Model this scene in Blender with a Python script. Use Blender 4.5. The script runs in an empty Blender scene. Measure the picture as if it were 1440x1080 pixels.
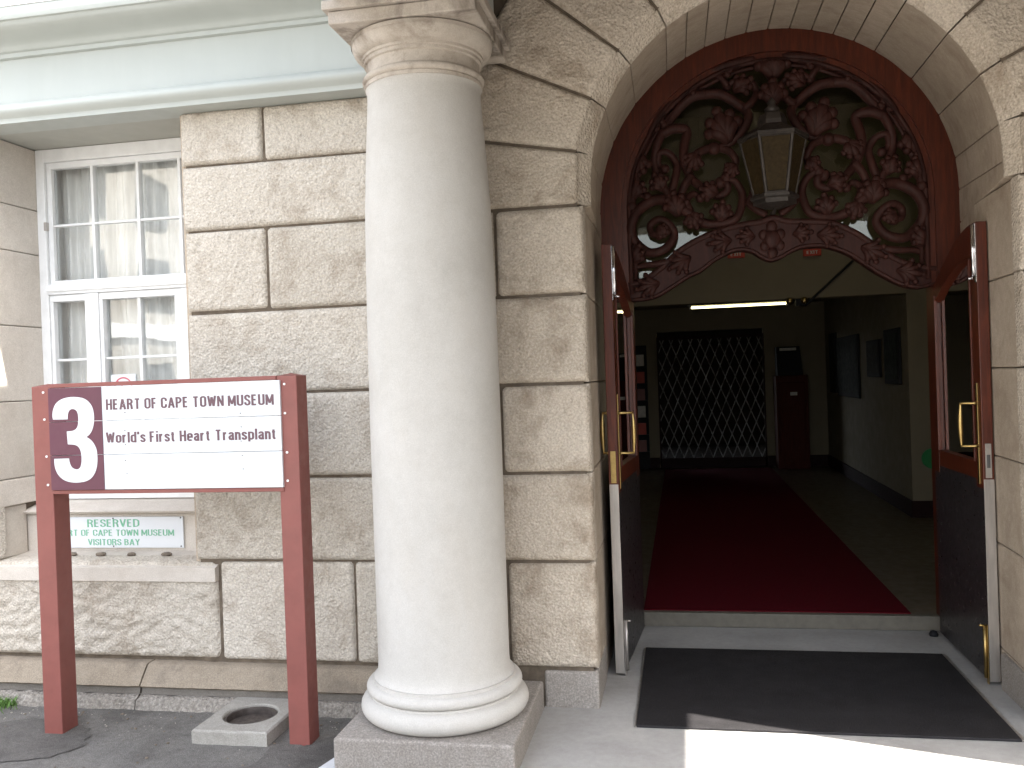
import bpy, bmesh, math, random
import numpy as np
from mathutils import Vector, Matrix, noise
random.seed(11)
scene = bpy.context.scene
COL = scene.collection
R_ = math.radians

# ------------------------------------------------------------------ camera
FPX = 1250.0
YAW, PIT, ROL = R_(10.7216), R_(-0.36476), R_(2.02044)
EYE = Vector((0, 0, 1.6))
fw = Vector((-math.sin(YAW)*math.cos(PIT), math.cos(YAW)*math.cos(PIT), math.sin(PIT)))
r0 = Vector((math.cos(YAW), math.sin(YAW), 0)); u0 = r0.cross(fw)
rt = r0*math.cos(ROL) - u0*math.sin(ROL)
up = r0*math.sin(ROL) + u0*math.cos(ROL)
cd = bpy.data.cameras.new('camera'); cam = bpy.data.objects.new('camera', cd); COL.objects.link(cam)
cd.sensor_width = 36.0; cd.lens = FPX*36.0/1440.0; cd.clip_start = 0.05; cd.clip_end = 2000
m3 = Matrix((rt, up, -fw)).transposed()
cam.matrix_world = Matrix.Translation(EYE) @ m3.to_4x4()
scene.camera = cam

# ------------------------------------------------------------------ light
SUN_EL = R_(51.7); SH = Vector((-0.962, 0.274, 0)).normalized()
d = Vector((SH.x*math.cos(SUN_EL), SH.y*math.cos(SUN_EL), -math.sin(SUN_EL)))
ld = bpy.data.lights.new('sun', 'SUN'); ld.energy = 4.2; ld.angle = R_(0.53); ld.color = (1.0, 0.95, 0.87)
sun = bpy.data.objects.new('sun', ld); COL.objects.link(sun)
sun.rotation_euler = d.to_track_quat('-Z', 'Y').to_euler(); sun.location = (12, -6, 14)
world = bpy.data.worlds.new('World'); scene.world = world; world.use_nodes = True
wn = world.node_tree.nodes; wl = world.node_tree.links
bg = wn['Background']; sky = wn.new('ShaderNodeTexSky'); sky.sky_type = 'NISHITA'; sky.sun_disc = False
sky.sun_elevation = SUN_EL; sky.sun_rotation = math.atan2(-d.x, -d.y)
sky.air_density = 1.0; sky.dust_density = 3.0; sky.ozone_density = 0.6
hs = wn.new('ShaderNodeHueSaturation'); hs.inputs['Saturation'].default_value = 0.40; wl.new(sky.outputs[0], hs.inputs['Color'])
wl.new(hs.outputs[0], bg.inputs['Color']); bg.inputs['Strength'].default_value = 0.15
vs = scene.view_settings; vs.view_transform = 'Standard'; vs.look = 'None'; vs.gamma = 1.0
vs.exposure = 2.75; vs.use_curve_mapping = False
scene.cycles.max_bounces = 10; scene.cycles.transparent_max_bounces = 16

# ------------------------------------------------------------------ helpers
def ray(px, py): return fw + rt*((px-720)/FPX) + up*((540-py)/FPX)
def PY(px, py, Y):
    v = ray(px, py); return EYE + v*((Y-EYE.y)/v.y)
def PZ(px, py, Z):
    v = ray(px, py); return EYE + v*((Z-EYE.z)/v.z)
def PX(px, py, X):
    v = ray(px, py); return EYE + v*((X-EYE.x)/v.x)

def tag(o, label=None, cat=None, group=None, kind=None):
    if label: o['label'] = label
    if cat: o['category'] = cat
    if group: o['group'] = group
    if kind: o['kind'] = kind
    return o
def thing(name, label, cat, loc=(0, 0, 0), group=None):
    o = bpy.data.objects.new(name, None); COL.objects.link(o); o.location = loc; o.empty_display_size = 0.1
    return tag(o, label, cat, group)
def link(name, me, mat, parent=None, smooth=False):
    o = bpy.data.objects.new(name, me); COL.objects.link(o)
    if mat is not None:
        me.materials.clear()
        for mm in (mat if isinstance(mat, (list, tuple)) else [mat]): me.materials.append(mm)
    if parent is not None:
        o.parent = parent; o.matrix_parent_inverse = Matrix.Translation(-Vector(parent.location)) if parent.type == 'EMPTY' and parent.parent is None and parent.rotation_euler.to_matrix().is_identity else Matrix.Identity(4)
    if smooth:
        for p in me.polygons: p.use_smooth = True
    return o
def mesh(name, bm, mat, parent=None, smooth=False):
    bmesh.ops.recalc_face_normals(bm, faces=bm.faces)
    me = bpy.data.meshes.new(name); bm.to_mesh(me); bm.free()
    return link(name, me, mat, parent, smooth)
def smooth_angle(o, deg=35):
    me = o.data
    for p in me.polygons: p.use_smooth = True
    bm = bmesh.new(); bm.from_mesh(me)
    for e in bm.edges:
        if len(e.link_faces) == 2 and e.calc_face_angle(0) > R_(deg): e.smooth = False
    bm.to_mesh(me); bm.free()
    return o
def box(bm, x0, x1, y0, y1, z0, z1, bev=0.0, seg=2):
    vs_ = [bm.verts.new(p) for p in ((x0,y0,z0),(x1,y0,z0),(x1,y1,z0),(x0,y1,z0),(x0,y0,z1),(x1,y0,z1),(x1,y1,z1),(x0,y1,z1))]
    fs = [bm.faces.new([vs_[i] for i in f]) for f in ((0,3,2,1),(4,5,6,7),(0,1,5,4),(1,2,6,5),(2,3,7,6),(3,0,4,7))]
    if bev > 0:
        es = list({e for f in fs for e in f.edges})
        bmesh.ops.bevel(bm, geom=es, offset=bev, segments=seg, affect='EDGES', profile=0.5)
def boxo(name, dims, mat, parent=None, bev=0.0, seg=2):
    bm = bmesh.new(); box(bm, *dims, bev=bev, seg=seg); return mesh(name, bm, mat, parent)
def prism(bm, pts, y0, y1):
    """polygon of (x,z) extruded along Y"""
    a = [bm.verts.new((x, y0, z)) for x, z in pts]; b = [bm.verts.new((x, y1, z)) for x, z in pts]
    n = len(pts)
    f1 = bm.faces.new(a); f2 = bm.faces.new(b[::-1])
    for i in range(n): bm.faces.new((a[i], b[i], b[(i+1) % n], a[(i+1) % n]))
    f1.normal_update(); f2.normal_update()
    bmesh.ops.triangulate(bm, faces=[f1, f2])
def extrude_profile(bm, prof, x0, x1, closed=False):
    """profile of (y,z) swept along X"""
    a = [bm.verts.new((x0, y, z)) for y, z in prof]; b = [bm.verts.new((x1, y, z)) for y, z in prof]
    n = len(prof)
    for i in range(n if closed else n-1): bm.faces.new((a[i], a[(i+1) % n], b[(i+1) % n], b[i]))
    if closed:
        f1 = bm.faces.new(a); f2 = bm.faces.new(b[::-1]); f1.normal_update(); f2.normal_update(); bmesh.ops.triangulate(bm, faces=[f1, f2])
def lathe(bm, prof, cx, cy, seg=72, cap=True):
    rings = []
    for r, z in prof:
        rings.append([bm.verts.new((cx+r*math.cos(2*math.pi*i/seg), cy+r*math.sin(2*math.pi*i/seg), z)) for i in range(seg)])
    for k in range(len(rings)-1):
        for i in range(seg):
            bm.faces.new((rings[k][i], rings[k][(i+1) % seg], rings[k+1][(i+1) % seg], rings[k+1][i]))
    if cap:
        bm.faces.new(rings[0][::-1]); bm.faces.new(rings[-1])
def arc(c, r, a0, a1, n): return [(c[0]+r*math.cos(R_(a0+(a1-a0)*i/n)), c[1]+r*math.sin(R_(a0+(a1-a0)*i/n))) for i in range(n+1)]
def cyl(bm, p0, p1, r, seg=12, r1=None):
    tube(bm, [Vector(p0), Vector(p1)], [r, r if r1 is None else r1], seg)
def tube(bm, pts, rad, seg=8, flat=1.0, ref=Vector((0, 1, 0)), closed=False):
    pts = [Vector(p) for p in pts]; n = len(pts); rings = []
    for i, p in enumerate(pts):
        if closed: t = pts[(i+1) % n]-pts[i-1]
        else: t = pts[min(i+1, n-1)]-pts[max(i-1, 0)]
        t.normalize(); rf = ref
        if abs(t.dot(rf)) > 0.95: rf = Vector((0, 0, 1)) if abs(t.z) < 0.9 else Vector((1, 0, 0))
        nn = t.cross(rf).normalized(); bb = nn.cross(t).normalized()
        r = rad[i] if isinstance(rad, (list, tuple)) else rad
        rings.append([bm.verts.new(p+nn*(r*math.cos(2*math.pi*k/seg))+bb*(r*flat*math.sin(2*math.pi*k/seg))) for k in range(seg)])
    for i in range(n if closed else n-1):
        A = rings[i]; B = rings[(i+1) % n]
        for k in range(seg): bm.faces.new((A[k], A[(k+1) % seg], B[(k+1) % seg], B[k]))
    if not closed: bm.faces.new(rings[0][::-1]); bm.faces.new(rings[-1])
def spline(pts, sub=6):
    P = [Vector(p) for p in pts]; out = []
    for i in range(len(P)-1):
        p0 = P[max(i-1, 0)]; p1 = P[i]; p2 = P[i+1]; p3 = P[min(i+2, len(P)-1)]
        for k in range(sub):
            t = k/sub
            out.append(0.5*((2*p1)+(p2-p0)*t+(2*p0-5*p1+4*p2-p3)*t*t+(3*p1-p0-3*p2+p3)*t*t*t))
    out.append(P[-1]); return out

# ------------------------------------------------------------------ materials
def nmat(name):
    m = bpy.data.materials.new(name); m.use_nodes = True
    nt = m.node_tree; return m, nt.nodes, nt.links, nt.nodes['Principled BSDF']
def ramp(N, L, src, stops):
    r = N.new('ShaderNodeValToRGB'); e = r.color_ramp.elements
    while len(e) < len(stops): e.new(0.5)
    for k, (p, c) in enumerate(stops): e[k].position = p; e[k].color = (*c, 1) if len(c) == 3 else c
    L.new(src, r.inputs[0]); return r.outputs[0]
def noise_n(N, L, vec, scale, detail=4, rough=0.55, dist=0.0):
    n = N.new('ShaderNodeTexNoise'); n.inputs['Scale'].default_value = scale; n.inputs['Detail'].default_value = detail
    n.inputs['Roughness'].default_value = rough; n.inputs['Distortion'].default_value = dist
    L.new(vec, n.inputs['Vector']); return n.outputs['Fac']
def mixc(N, L, fac, a, b, mode='MIX'):
    x = N.new('ShaderNodeMix'); x.data_type = 'RGBA'; x.blend_type = mode
    for sock, v in ((0, fac), (6, a), (7, b)):
        if hasattr(v, 'is_output') or hasattr(v, 'links'): L.new(v, x.inputs[sock])
        else: x.inputs[sock].default_value = v if not isinstance(v, tuple) else (*v, 1)[:4]
    return x.outputs[2]
def mathn(N, L, op, a, b=0.0):
    x = N.new('ShaderNodeMath'); x.operation = op
    for i, v in enumerate((a, b)):
        if hasattr(v, 'links'): L.new(v, x.inputs[i])
        else: x.inputs[i].default_value = v
    return x.outputs[0]
def bump(N, L, b, h, strength, dist, prev=None):
    x = N.new('ShaderNodeBump'); x.inputs['Strength'].default_value = strength; x.inputs['Distance'].default_value = dist
    L.new(h, x.inputs['Height'])
    if prev is not None: L.new(prev, x.inputs['Normal'])
    L.new(x.outputs[0], b.inputs['Normal']); return x.outputs[0]
def coords(N): return N.new('ShaderNodeTexCoord').outputs['Object']

def mineral(name, dark, mid, light, speck=0.5, grain=160, pits=0.0035, rough=0.9, stain=None, stain_amt=0.4, streak=False, tint=0.12, med=0.6):
    m, N, L, b = nmat(name); co = coords(N)
    medf = med; big = noise_n(N, L, co, 2.3, 5, 0.6); med = noise_n(N, L, co, 22, 5, 0.6); fine = noise_n(N, L, co, grain, 3, 0.7)
    c = ramp(N, L, big, [(0.3, dark), (0.5, mid), (0.72, light)])
    c2 = ramp(N, L, fine, [(0.32, tuple(v*0.62 for v in mid)), (0.5, mid), (0.68, tuple(min(1, v*1.28) for v in light))])
    c = mixc(N, L, speck, c, c2)
    mm = ramp(N, L, med, [(0.3, (0.80, 0.78, 0.76)), (0.6, (1, 1, 1))])
    c = mixc(N, L, medf, c, mm, 'MULTIPLY')
    if stain:
        mp = N.new('ShaderNodeMapping'); L.new(co, mp.inputs[0]); mp.inputs['Scale'].default_value = (1, 1, 0.35) if streak else (1, 1, 1)
        sn = noise_n(N, L, mp.outputs[0], 5.0, 6, 0.65, 0.4)
        f = ramp(N, L, sn, [(0.5, (0, 0, 0)), (0.72, (stain_amt,)*3)])
        c = mixc(N, L, f, c, stain)
    oi = N.new('ShaderNodeObjectInfo')
    t = ramp(N, L, oi.outputs['Random'], [(0.0, (1-tint, 1-tint*1.05, 1-tint*1.15)), (1.0, (1, 1, 1))])
    c = mixc(N, L, 1.0, c, t, 'MULTIPLY')
    L.new(c, b.inputs['Base Color']); b.inputs['Roughness'].default_value = rough; b.inputs['Specular IOR Level'].default_value = 0.25
    h = mathn(N, L, 'ADD', mathn(N, L, 'MULTIPLY', fine, 0.6), mathn(N, L, 'MULTIPLY', noise_n(N, L, co, grain*0.45, 4, 0.7), 1.0))
    pv_ = N.new('ShaderNodeTexVoronoi'); pv_.inputs['Scale'].default_value = 75; L.new(co, pv_.inputs['Vector'])
    if pits > 0.003: h = mathn(N, L, 'ADD', h, mathn(N, L, 'MULTIPLY', pv_.outputs['Distance'], 1.2))
    bump(N, L, b, h, 1.0 if pits > 0.003 else 0.7, pits)
    return m
def plain(name, col, rough=0.5, metal=0.0, var=0.12, scale=30, bumpd=0.0, spec=0.5, streaks=False):
    m, N, L, b = nmat(name); co = coords(N)
    v = co
    if streaks:
        mp = N.new('ShaderNodeMapping'); L.new(co, mp.inputs[0]); mp.inputs['Scale'].default_value = (1, 1, 0.12); v = mp.outputs[0]
    n = noise_n(N, L, v, scale, 5, 0.6)
    c = ramp(N, L, n, [(0.3, tuple(x*(1-var) for x in col)), (0.7, tuple(min(1, x*(1+var)) for x in col))])
    L.new(c, b.inputs['Base Color']); b.inputs['Roughness'].default_value = rough; b.inputs['Metallic'].default_value = metal
    b.inputs['Specular IOR Level'].default_value = spec
    rr = ramp(N, L, noise_n(N, L, co, scale*2.3, 3), [(0.3, (rough*0.8,)*3), (0.7, (min(1, rough*1.2),)*3)]); L.new(rr, b.inputs['Roughness'])
    if bumpd > 0: bump(N, L, b, noise_n(N, L, co, scale*6, 4), 0.6, bumpd)
    return m
def emit(name, col, s):
    m, N, L, b = nmat(name); b.inputs['Base Color'].default_value = (*col, 1); b.inputs['Emission Color'].default_value = (*col, 1)
    b.inputs['Emission Strength'].default_value = s; return m
def thin_glass(name, tint=(0.95, 0.955, 0.95), refl=1.0, haze=0.0):
    m, N, L, b = nmat(name); N.remove(b)
    t = N.new('ShaderNodeBsdfTransparent'); t.inputs[0].default_value = (*tint, 1)
    g = N.new('ShaderNodeBsdfGlossy'); g.inputs['Roughness'].default_value = 0.015; g.inputs[0].default_value = (1, 1, 1, 1)
    co = coords(N); bn = N.new('ShaderNodeBump'); bn.inputs['Strength'].default_value = 0.05; bn.inputs['Distance'].default_value = 0.02
    L.new(noise_n(N, L, co, 3.0, 1), bn.inputs['Height']); L.new(bn.outputs[0], g.inputs['Normal'])
    f = N.new('ShaderNodeFresnel'); f.inputs[0].default_value = 1.5
    k = mathn(N, L, 'MULTIPLY', f.outputs[0], 1.2*refl)
    mx = N.new('ShaderNodeMixShader'); L.new(k, mx.inputs[0]); L.new(t.outputs[0], mx.inputs[1]); L.new(g.outputs[0], mx.inputs[2])
    out = [n for n in N if n.type == 'OUTPUT_MATERIAL'][0]
    if haze:
        df = N.new('ShaderNodeBsdfDiffuse'); df.inputs[0].default_value = (0.6, 0.6, 0.58, 1)
        m2 = N.new('ShaderNodeMixShader'); m2.inputs[0].default_value = haze; L.new(mx.outputs[0], m2.inputs[1]); L.new(df.outputs[0], m2.inputs[2]); L.new(m2.outputs[0], out.inputs[0])
    else: L.new(mx.outputs[0], out.inputs[0])
    return m
def wood(name, c0, c1, rough=0.35, spec=0.4):
    m, N, L, b = nmat(name); co = coords(N); b.inputs['Specular IOR Level'].default_value = spec
    mp = N.new('ShaderNodeMapping'); L.new(co, mp.inputs[0]); mp.inputs['Scale'].default_value = (9, 9, 0.8)
    n = noise_n(N, L, mp.outputs[0], 6, 6, 0.65, 0.6)
    c = ramp(N, L, n, [(0.3, c0), (0.55, tuple((a+b_)/2 for a, b_ in zip(c0, c1))), (0.75, c1)])
    L.new(c, b.inputs['Base Color']); b.inputs['Roughness'].default_value = rough
    bump(N, L, b, n, 0.25, 0.002); return m

M = {}
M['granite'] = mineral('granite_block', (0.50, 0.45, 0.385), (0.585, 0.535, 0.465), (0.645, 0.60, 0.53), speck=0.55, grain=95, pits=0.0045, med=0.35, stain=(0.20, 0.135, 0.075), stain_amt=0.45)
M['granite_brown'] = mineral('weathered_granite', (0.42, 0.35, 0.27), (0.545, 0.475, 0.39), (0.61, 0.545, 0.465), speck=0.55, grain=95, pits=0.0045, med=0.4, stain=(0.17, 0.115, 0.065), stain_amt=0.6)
M['granite_lit'] = mineral('lit_dressed_granite', (0.56, 0.51, 0.45), (0.63, 0.58, 0.52), (0.68, 0.635, 0.575), speck=0.3, pits=0.0012, med=0.3, stain=(0.34, 0.28, 0.22), stain_amt=0.25)  # dressed granite lightened: the window recess's brightness is put into the colour
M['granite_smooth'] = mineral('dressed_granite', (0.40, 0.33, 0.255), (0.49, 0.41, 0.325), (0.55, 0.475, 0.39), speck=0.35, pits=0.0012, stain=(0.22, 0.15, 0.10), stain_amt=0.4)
M['column'] = mineral('column_stone', (0.465, 0.445, 0.41), (0.525, 0.505, 0.47), (0.565, 0.545, 0.515), speck=0.22, grain=220, pits=0.0010, stain=(0.45, 0.39, 0.32), stain_amt=0.16, streak=True, tint=0.0, med=0.22)
M['capital'] = mineral('capital_stone', (0.45, 0.395, 0.335), (0.52, 0.47, 0.41), (0.57, 0.525, 0.47), speck=0.25, grain=220, pits=0.0012, stain=(0.14, 0.10, 0.07), stain_amt=0.75, tint=0.0)
M['abacus'] = mineral('stained_abacus', (0.36, 0.31, 0.26), (0.47, 0.42, 0.365), (0.54, 0.49, 0.44), speck=0.25, grain=200, pits=0.0015, stain=(0.085, 0.065, 0.048), stain_amt=0.95, streak=True, tint=0.0)
M['plinth'] = mineral('plinth_granite', (0.20, 0.18, 0.16), (0.29, 0.265, 0.24), (0.36, 0.33, 0.30), speck=0.7, grain=120, pits=0.002, tint=0.0)
M['base'] = mineral('base_stone', (0.24, 0.20, 0.155), (0.32, 0.27, 0.21), (0.38, 0.325, 0.26), speck=0.5, pits=0.003, stain=(0.12, 0.10, 0.085), stain_amt=0.6)
M['backing'] = plain('joint_mortar', (0.13, 0.105, 0.08), 0.95, var=0.3, scale=20, spec=0.1)
M['plaster'] = plain('grey_green_paint', (0.42, 0.445, 0.42), 0.55, var=0.035, scale=5, bumpd=0.0006, streaks=True, spec=0.3)
M['soffit'] = plain('soffit_paint', (0.40, 0.40, 0.36), 0.7, var=0.04, scale=5, bumpd=0.0008, spec=0.2)
M['white_wall'] = plain('white_plaster', (0.80, 0.80, 0.77), 0.7, var=0.03, scale=4, bumpd=0.001, spec=0.2)
M['white_paint'] = plain('white_gloss_paint', (0.76, 0.77, 0.77), 0.35, var=0.06, scale=14, bumpd=0.0006)
M['curtain'] = plain('net_curtain', (0.80, 0.80, 0.785), 0.9, var=0.16, scale=26, spec=0.1, streaks=True)
M['glass'] = thin_glass('window_glass')
M['door_glass'] = thin_glass('door_glass', (0.55, 0.6, 0.57), 1.0)
M['fan_glass'] = thin_glass('fanlight_glass', (0.75, 0.76, 0.68), 0.8)
M['mahogany'] = wood('red_mahogany', (0.045, 0.009, 0.004), (0.125, 0.026, 0.010), 0.42)
M['carved'] = wood('dark_carved_wood', (0.026, 0.010, 0.008), (0.066, 0.023, 0.018), 0.55, 0.18)
M['sign_post'] = plain('red_brown_paint', (0.225, 0.072, 0.060), 0.5, var=0.08, scale=9, bumpd=0.0006)
M['sign_white'] = plain('sign_white', (0.66, 0.685, 0.71), 0.35, var=0.02, scale=5, spec=0.4)
M['maroon'] = plain('sign_maroon', (0.105, 0.030, 0.050), 0.45, var=0.06, scale=8)
M['lettering'] = plain('lettering_plum', (0.13, 0.070, 0.085), 0.5, var=0.08, scale=40)
M['green_ink'] = plain('green_lettering', (0.16, 0.42, 0.27), 0.5, var=0.1, scale=60)
M['pink_ink'] = plain('notice_red', (0.55, 0.10, 0.14), 0.5, var=0.1, scale=60)
M['screw'] = plain('white_screw', (0.85, 0.85, 0.84), 0.35)
M['dark_screw'] = plain('dark_screw', (0.08, 0.08, 0.08), 0.5)
M['black_metal'] = plain('dark_kick_plate', (0.030, 0.026, 0.027), 0.32, var=0.25, scale=12, spec=0.4)
M['steel'] = plain('worn_steel', (0.46, 0.43, 0.40), 0.38, metal=0.75, var=0.25, scale=22, streaks=True)
M['chrome'] = plain('chrome', (0.78, 0.78, 0.80), 0.14, metal=1.0, var=0.03)
M['brass'] = plain('brass', (0.46, 0.33, 0.13), 0.36, metal=1.0, var=0.15, scale=60)
M['iron'] = plain('lantern_iron', (0.055, 0.046, 0.040), 0.5, metal=0.4, var=0.3, scale=30)
M['amber'] = plain('amber_glass', (0.040, 0.027, 0.012), 0.6, var=0.35, scale=45, bumpd=0.002, spec=0.12)
M['cast_iron'] = plain('cast_iron', (0.085, 0.07, 0.062), 0.6, metal=0.3, var=0.35, scale=25, bumpd=0.002)
M['red_carpet'] = plain('red_carpet', (0.085, 0.006, 0.011), 0.95, var=0.2, scale=120, bumpd=0.002, spec=0.05)
M['lino'] = plain('hall_floor_vinyl', (0.115, 0.092, 0.065), 0.4, var=0.15, scale=6, spec=0.4)
M['hall_wall'] = plain('hall_wall_paint', (0.20, 0.168, 0.115), 0.7, var=0.05, scale=4, spec=0.2)
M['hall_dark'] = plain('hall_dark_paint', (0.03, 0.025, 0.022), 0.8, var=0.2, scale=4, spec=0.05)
M['skirting'] = plain('skirting_dark', (0.022, 0.010, 0.010), 0.6, var=0.2, spec=0.08)
M['gate_metal'] = plain('gate_galvanised', (0.42, 0.42, 0.43), 0.45, metal=0.5, var=0.2, scale=40)
M['cabinet'] = wood('cabinet_wood', (0.045, 0.010, 0.007), (0.09, 0.020, 0.012), 0.6, 0.08)
M['black'] = plain('black_plastic', (0.016, 0.016, 0.018), 0.6, var=0.3, spec=0.12)
M['paper'] = plain('paper', (0.6, 0.58, 0.52), 0.8, var=0.15, scale=20)
M['exit_red'] = plain('exit_red', (0.50, 0.045, 0.02), 0.5)
M['green_sign'] = plain('green_sign', (0.02, 0.22, 0.06), 0.5)
M['pebble'] = plain('pebble_stone', (0.16, 0.13, 0.10), 0.9, var=0.4, scale=60)
M['pale_pebble'] = plain('pale_pebble', (0.36, 0.33, 0.28), 0.9, var=0.3, scale=60)
M['line_paint'] = plain('white_line_paint', (0.62, 0.63, 0.65), 0.7, var=0.12, scale=14, bumpd=0.002)
M['drain_concrete'] = mineral('drain_concrete', (0.27, 0.255, 0.23), (0.34, 0.325, 0.295), (0.40, 0.385, 0.355), speck=0.4, pits=0.003, tint=0.0)
M['band'] = mineral('dark_band', (0.12, 0.108, 0.095), (0.165, 0.150, 0.132), (0.20, 0.185, 0.165), speck=0.4, pits=0.003)
M['kerb'] = mineral('worn_kerb', (0.20, 0.18, 0.155), (0.29, 0.265, 0.235), (0.37, 0.345, 0.31), speck=0.7, grain=60, pits=0.007)
M['dark_lining'] = wood('added_dark_lining', (0.06, 0.035, 0.02), (0.11, 0.07, 0.04), 0.6)
M['blocker_stone'] = mineral('blocker_granite', (0.22, 0.19, 0.16), (0.28, 0.245, 0.205), (0.33, 0.29, 0.25))
M['pale_render'] = plain('pale_render', (0.30, 0.28, 0.25), 0.8, var=0.08, scale=1.5, spec=0.1)
M['leaf'] = plain('grass_blade', (0.10, 0.20, 0.04), 0.7, var=0.3, scale=40)

def mat_asphalt(name, c0, c1, c2):
    m, N, L, b = nmat(name); co = coords(N)
    f = noise_n(N, L, co, 230, 2, 0.6); g = noise_n(N, L, co, 3.0, 6, 0.62, 0.5); k = noise_n(N, L, co, 38, 5, 0.65)
    c = ramp(N, L, g, [(0.32, c0), (0.52, c1), (0.72, c2)])
    s = ramp(N, L, f, [(0.3, (0.45, 0.45, 0.45)), (0.55, (1, 1, 1)), (0.78, (1.9, 1.85, 1.75))])
    c = mixc(N, L, 0.85, c, s, 'MULTIPLY')
    s2 = ramp(N, L, k, [(0.3, (0.75, 0.74, 0.72)), (0.65, (1.12, 1.12, 1.12))]); c = mixc(N, L, 0.7, c, s2, 'MULTIPLY')
    L.new(c, b.inputs['Base Color']); b.inputs['Roughness'].default_value = 0.92; b.inputs['Specular IOR Level'].default_value = 0.2
    h = mathn(N, L, 'ADD', f, mathn(N, L, 'MULTIPLY', k, 2.0)); bump(N, L, b, h, 0.8, 0.006); return m
M['asphalt'] = mat_asphalt('asphalt', (0.125, 0.118, 0.11), (0.18, 0.172, 0.163), (0.225, 0.215, 0.20))
M['asphalt_dark'] = mat_asphalt('asphalt_patch', (0.088, 0.082, 0.077), (0.138, 0.130, 0.123), (0.18, 0.170, 0.161))
def mat_concrete():
    m, N, L, b = nmat('entrance_concrete'); co = coords(N)
    g = noise_n(N, L, co, 1.7, 6, 0.6, 0.3); k = noise_n(N, L, co, 30, 5, 0.65); f = noise_n(N, L, co, 300, 2)
    c = ramp(N, L, g, [(0.3, (0.30, 0.29, 0.275)), (0.55, (0.39, 0.38, 0.365)), (0.75, (0.45, 0.44, 0.42))])
    c = mixc(N, L, 0.5, c, ramp(N, L, k, [(0.3, (0.82, 0.81, 0.8)), (0.65, (1.06, 1.06, 1.06))]), 'MULTIPLY')
    c = mixc(N, L, 0.4, c, ramp(N, L, f, [(0.3, (0.75, 0.75, 0.75)), (0.7, (1.15, 1.15, 1.15))]), 'MULTIPLY')
    L.new(c, b.inputs['Base Color']); b.inputs['Roughness'].default_value = 0.8; b.inputs['Specular IOR Level'].default_value = 0.25
    bump(N, L, b, mathn(N, L, 'ADD', f, k), 0.5, 0.0025); return m
M['concrete'] = mat_concrete()
def mat_mat():
    m, N, L, b = nmat('rubber_mat'); co = coords(N)
    w = N.new('ShaderNodeTexWave'); w.wave_type = 'BANDS'; w.bands_direction = 'Y'; w.inputs['Scale'].default_value = 26; w.inputs['Distortion'].default_value = 1.5; w.inputs['Detail'].default_value = 0
    w.inputs['Detail Scale'].default_value = 6.0
    L.new(co, w.inputs['Vector']); n = noise_n(N, L, co, 9, 5)
    dust = noise_n(N, L, co, 500, 1, 0.5)
    c = ramp(N, L, n, [(0.3, (0.012, 0.011, 0.012)), (0.7, (0.022, 0.020, 0.022))])
    c = mixc(N, L, ramp(N, L, dust, [(0.72, (0, 0, 0)), (0.80, (0.5, 0.5, 0.5))]), c, (0.16, 0.14, 0.12))
    L.new(c, b.inputs['Base Color']); b.inputs['Roughness'].default_value = 0.7; b.inputs['Specular IOR Level'].default_value = 0.3
    bump(N, L, b, w.outputs['Fac'], 0.6, 0.004); return m
M['mat'] = mat_mat()

# ------------------------------------------------------------------ setting: ground
def sheet(name, pts, z, mat, kind='structure', sub=0):
    bm = bmesh.new(); f = bm.faces.new([bm.verts.new((x, y, z)) for x, y in pts]); f.normal_update(); bmesh.ops.triangulate(bm, faces=[f])
    o = mesh(name, bm, mat); return tag(o, kind=kind)
g = sheet('asphalt_ground', [(-300, -300), (300, -300), (300, 4.6), (-300, 4.6)], -0.022, M['asphalt'])
tag(g, 'grey asphalt ground before the stone wall')
slab = boxo('entrance_floor', (-0.70, 2.75, 3.15, 5.68, -0.2, 0.0), M['concrete'])
tag(slab, 'pale grey concrete entrance floor in front of the doors', kind='structure')

def irregular(cx, cy, rx, ry, n, jit, seed):
    out = []
    for i in range(n):
        a = 2*math.pi*i/n; k = 1+0.34*noise.noise(Vector((math.cos(a)*1.3, math.sin(a)*1.3, seed)))+0.16*noise.noise(Vector((math.cos(a)*5, math.sin(a)*5, seed+3)))+jit*0.5*noise.noise(Vector((math.cos(a)*14, math.sin(a)*14, seed+7)))
        out.append((cx+rx*k*math.cos(a), cy+ry*k*math.sin(a)))
    return out
tag(sheet('asphalt_patch', irregular(-1.62, 3.50, 0.26, 0.36, 60, 0.09, 3), -0.017, M['asphalt_dark']), 'dark patched asphalt around the right sign post')
tag(sheet('asphalt_patch', irregular(-3.12, 3.66, 0.36, 0.23, 60, 0.09, 5), -0.017, M['asphalt_dark']), 'dark patched asphalt around the left sign post')
tag(sheet('painted_line', [(-1.505, 3.69), (-1.475, 3.66), (-1.475, -2.0), (-1.90, -2.0), (-1.555, 3.50)], -0.012, M['line_paint']), 'white painted line beside the column plinth')

# ------------------------------------------------------------------ stone facade
D = 4.243
CXF, CZF = 0.53, 2.50           # arch centre on the front face
ZJ = {1: 2.761, 2: 2.421, 3: 1.996, 4: 1.568, 5: 1.136, 6: 0.704, 7: 0.183}
fac = thing('stone_facade', 'beige rusticated granite wall with arched entrance and window recess', 'building', (0, D, 0))

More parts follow.
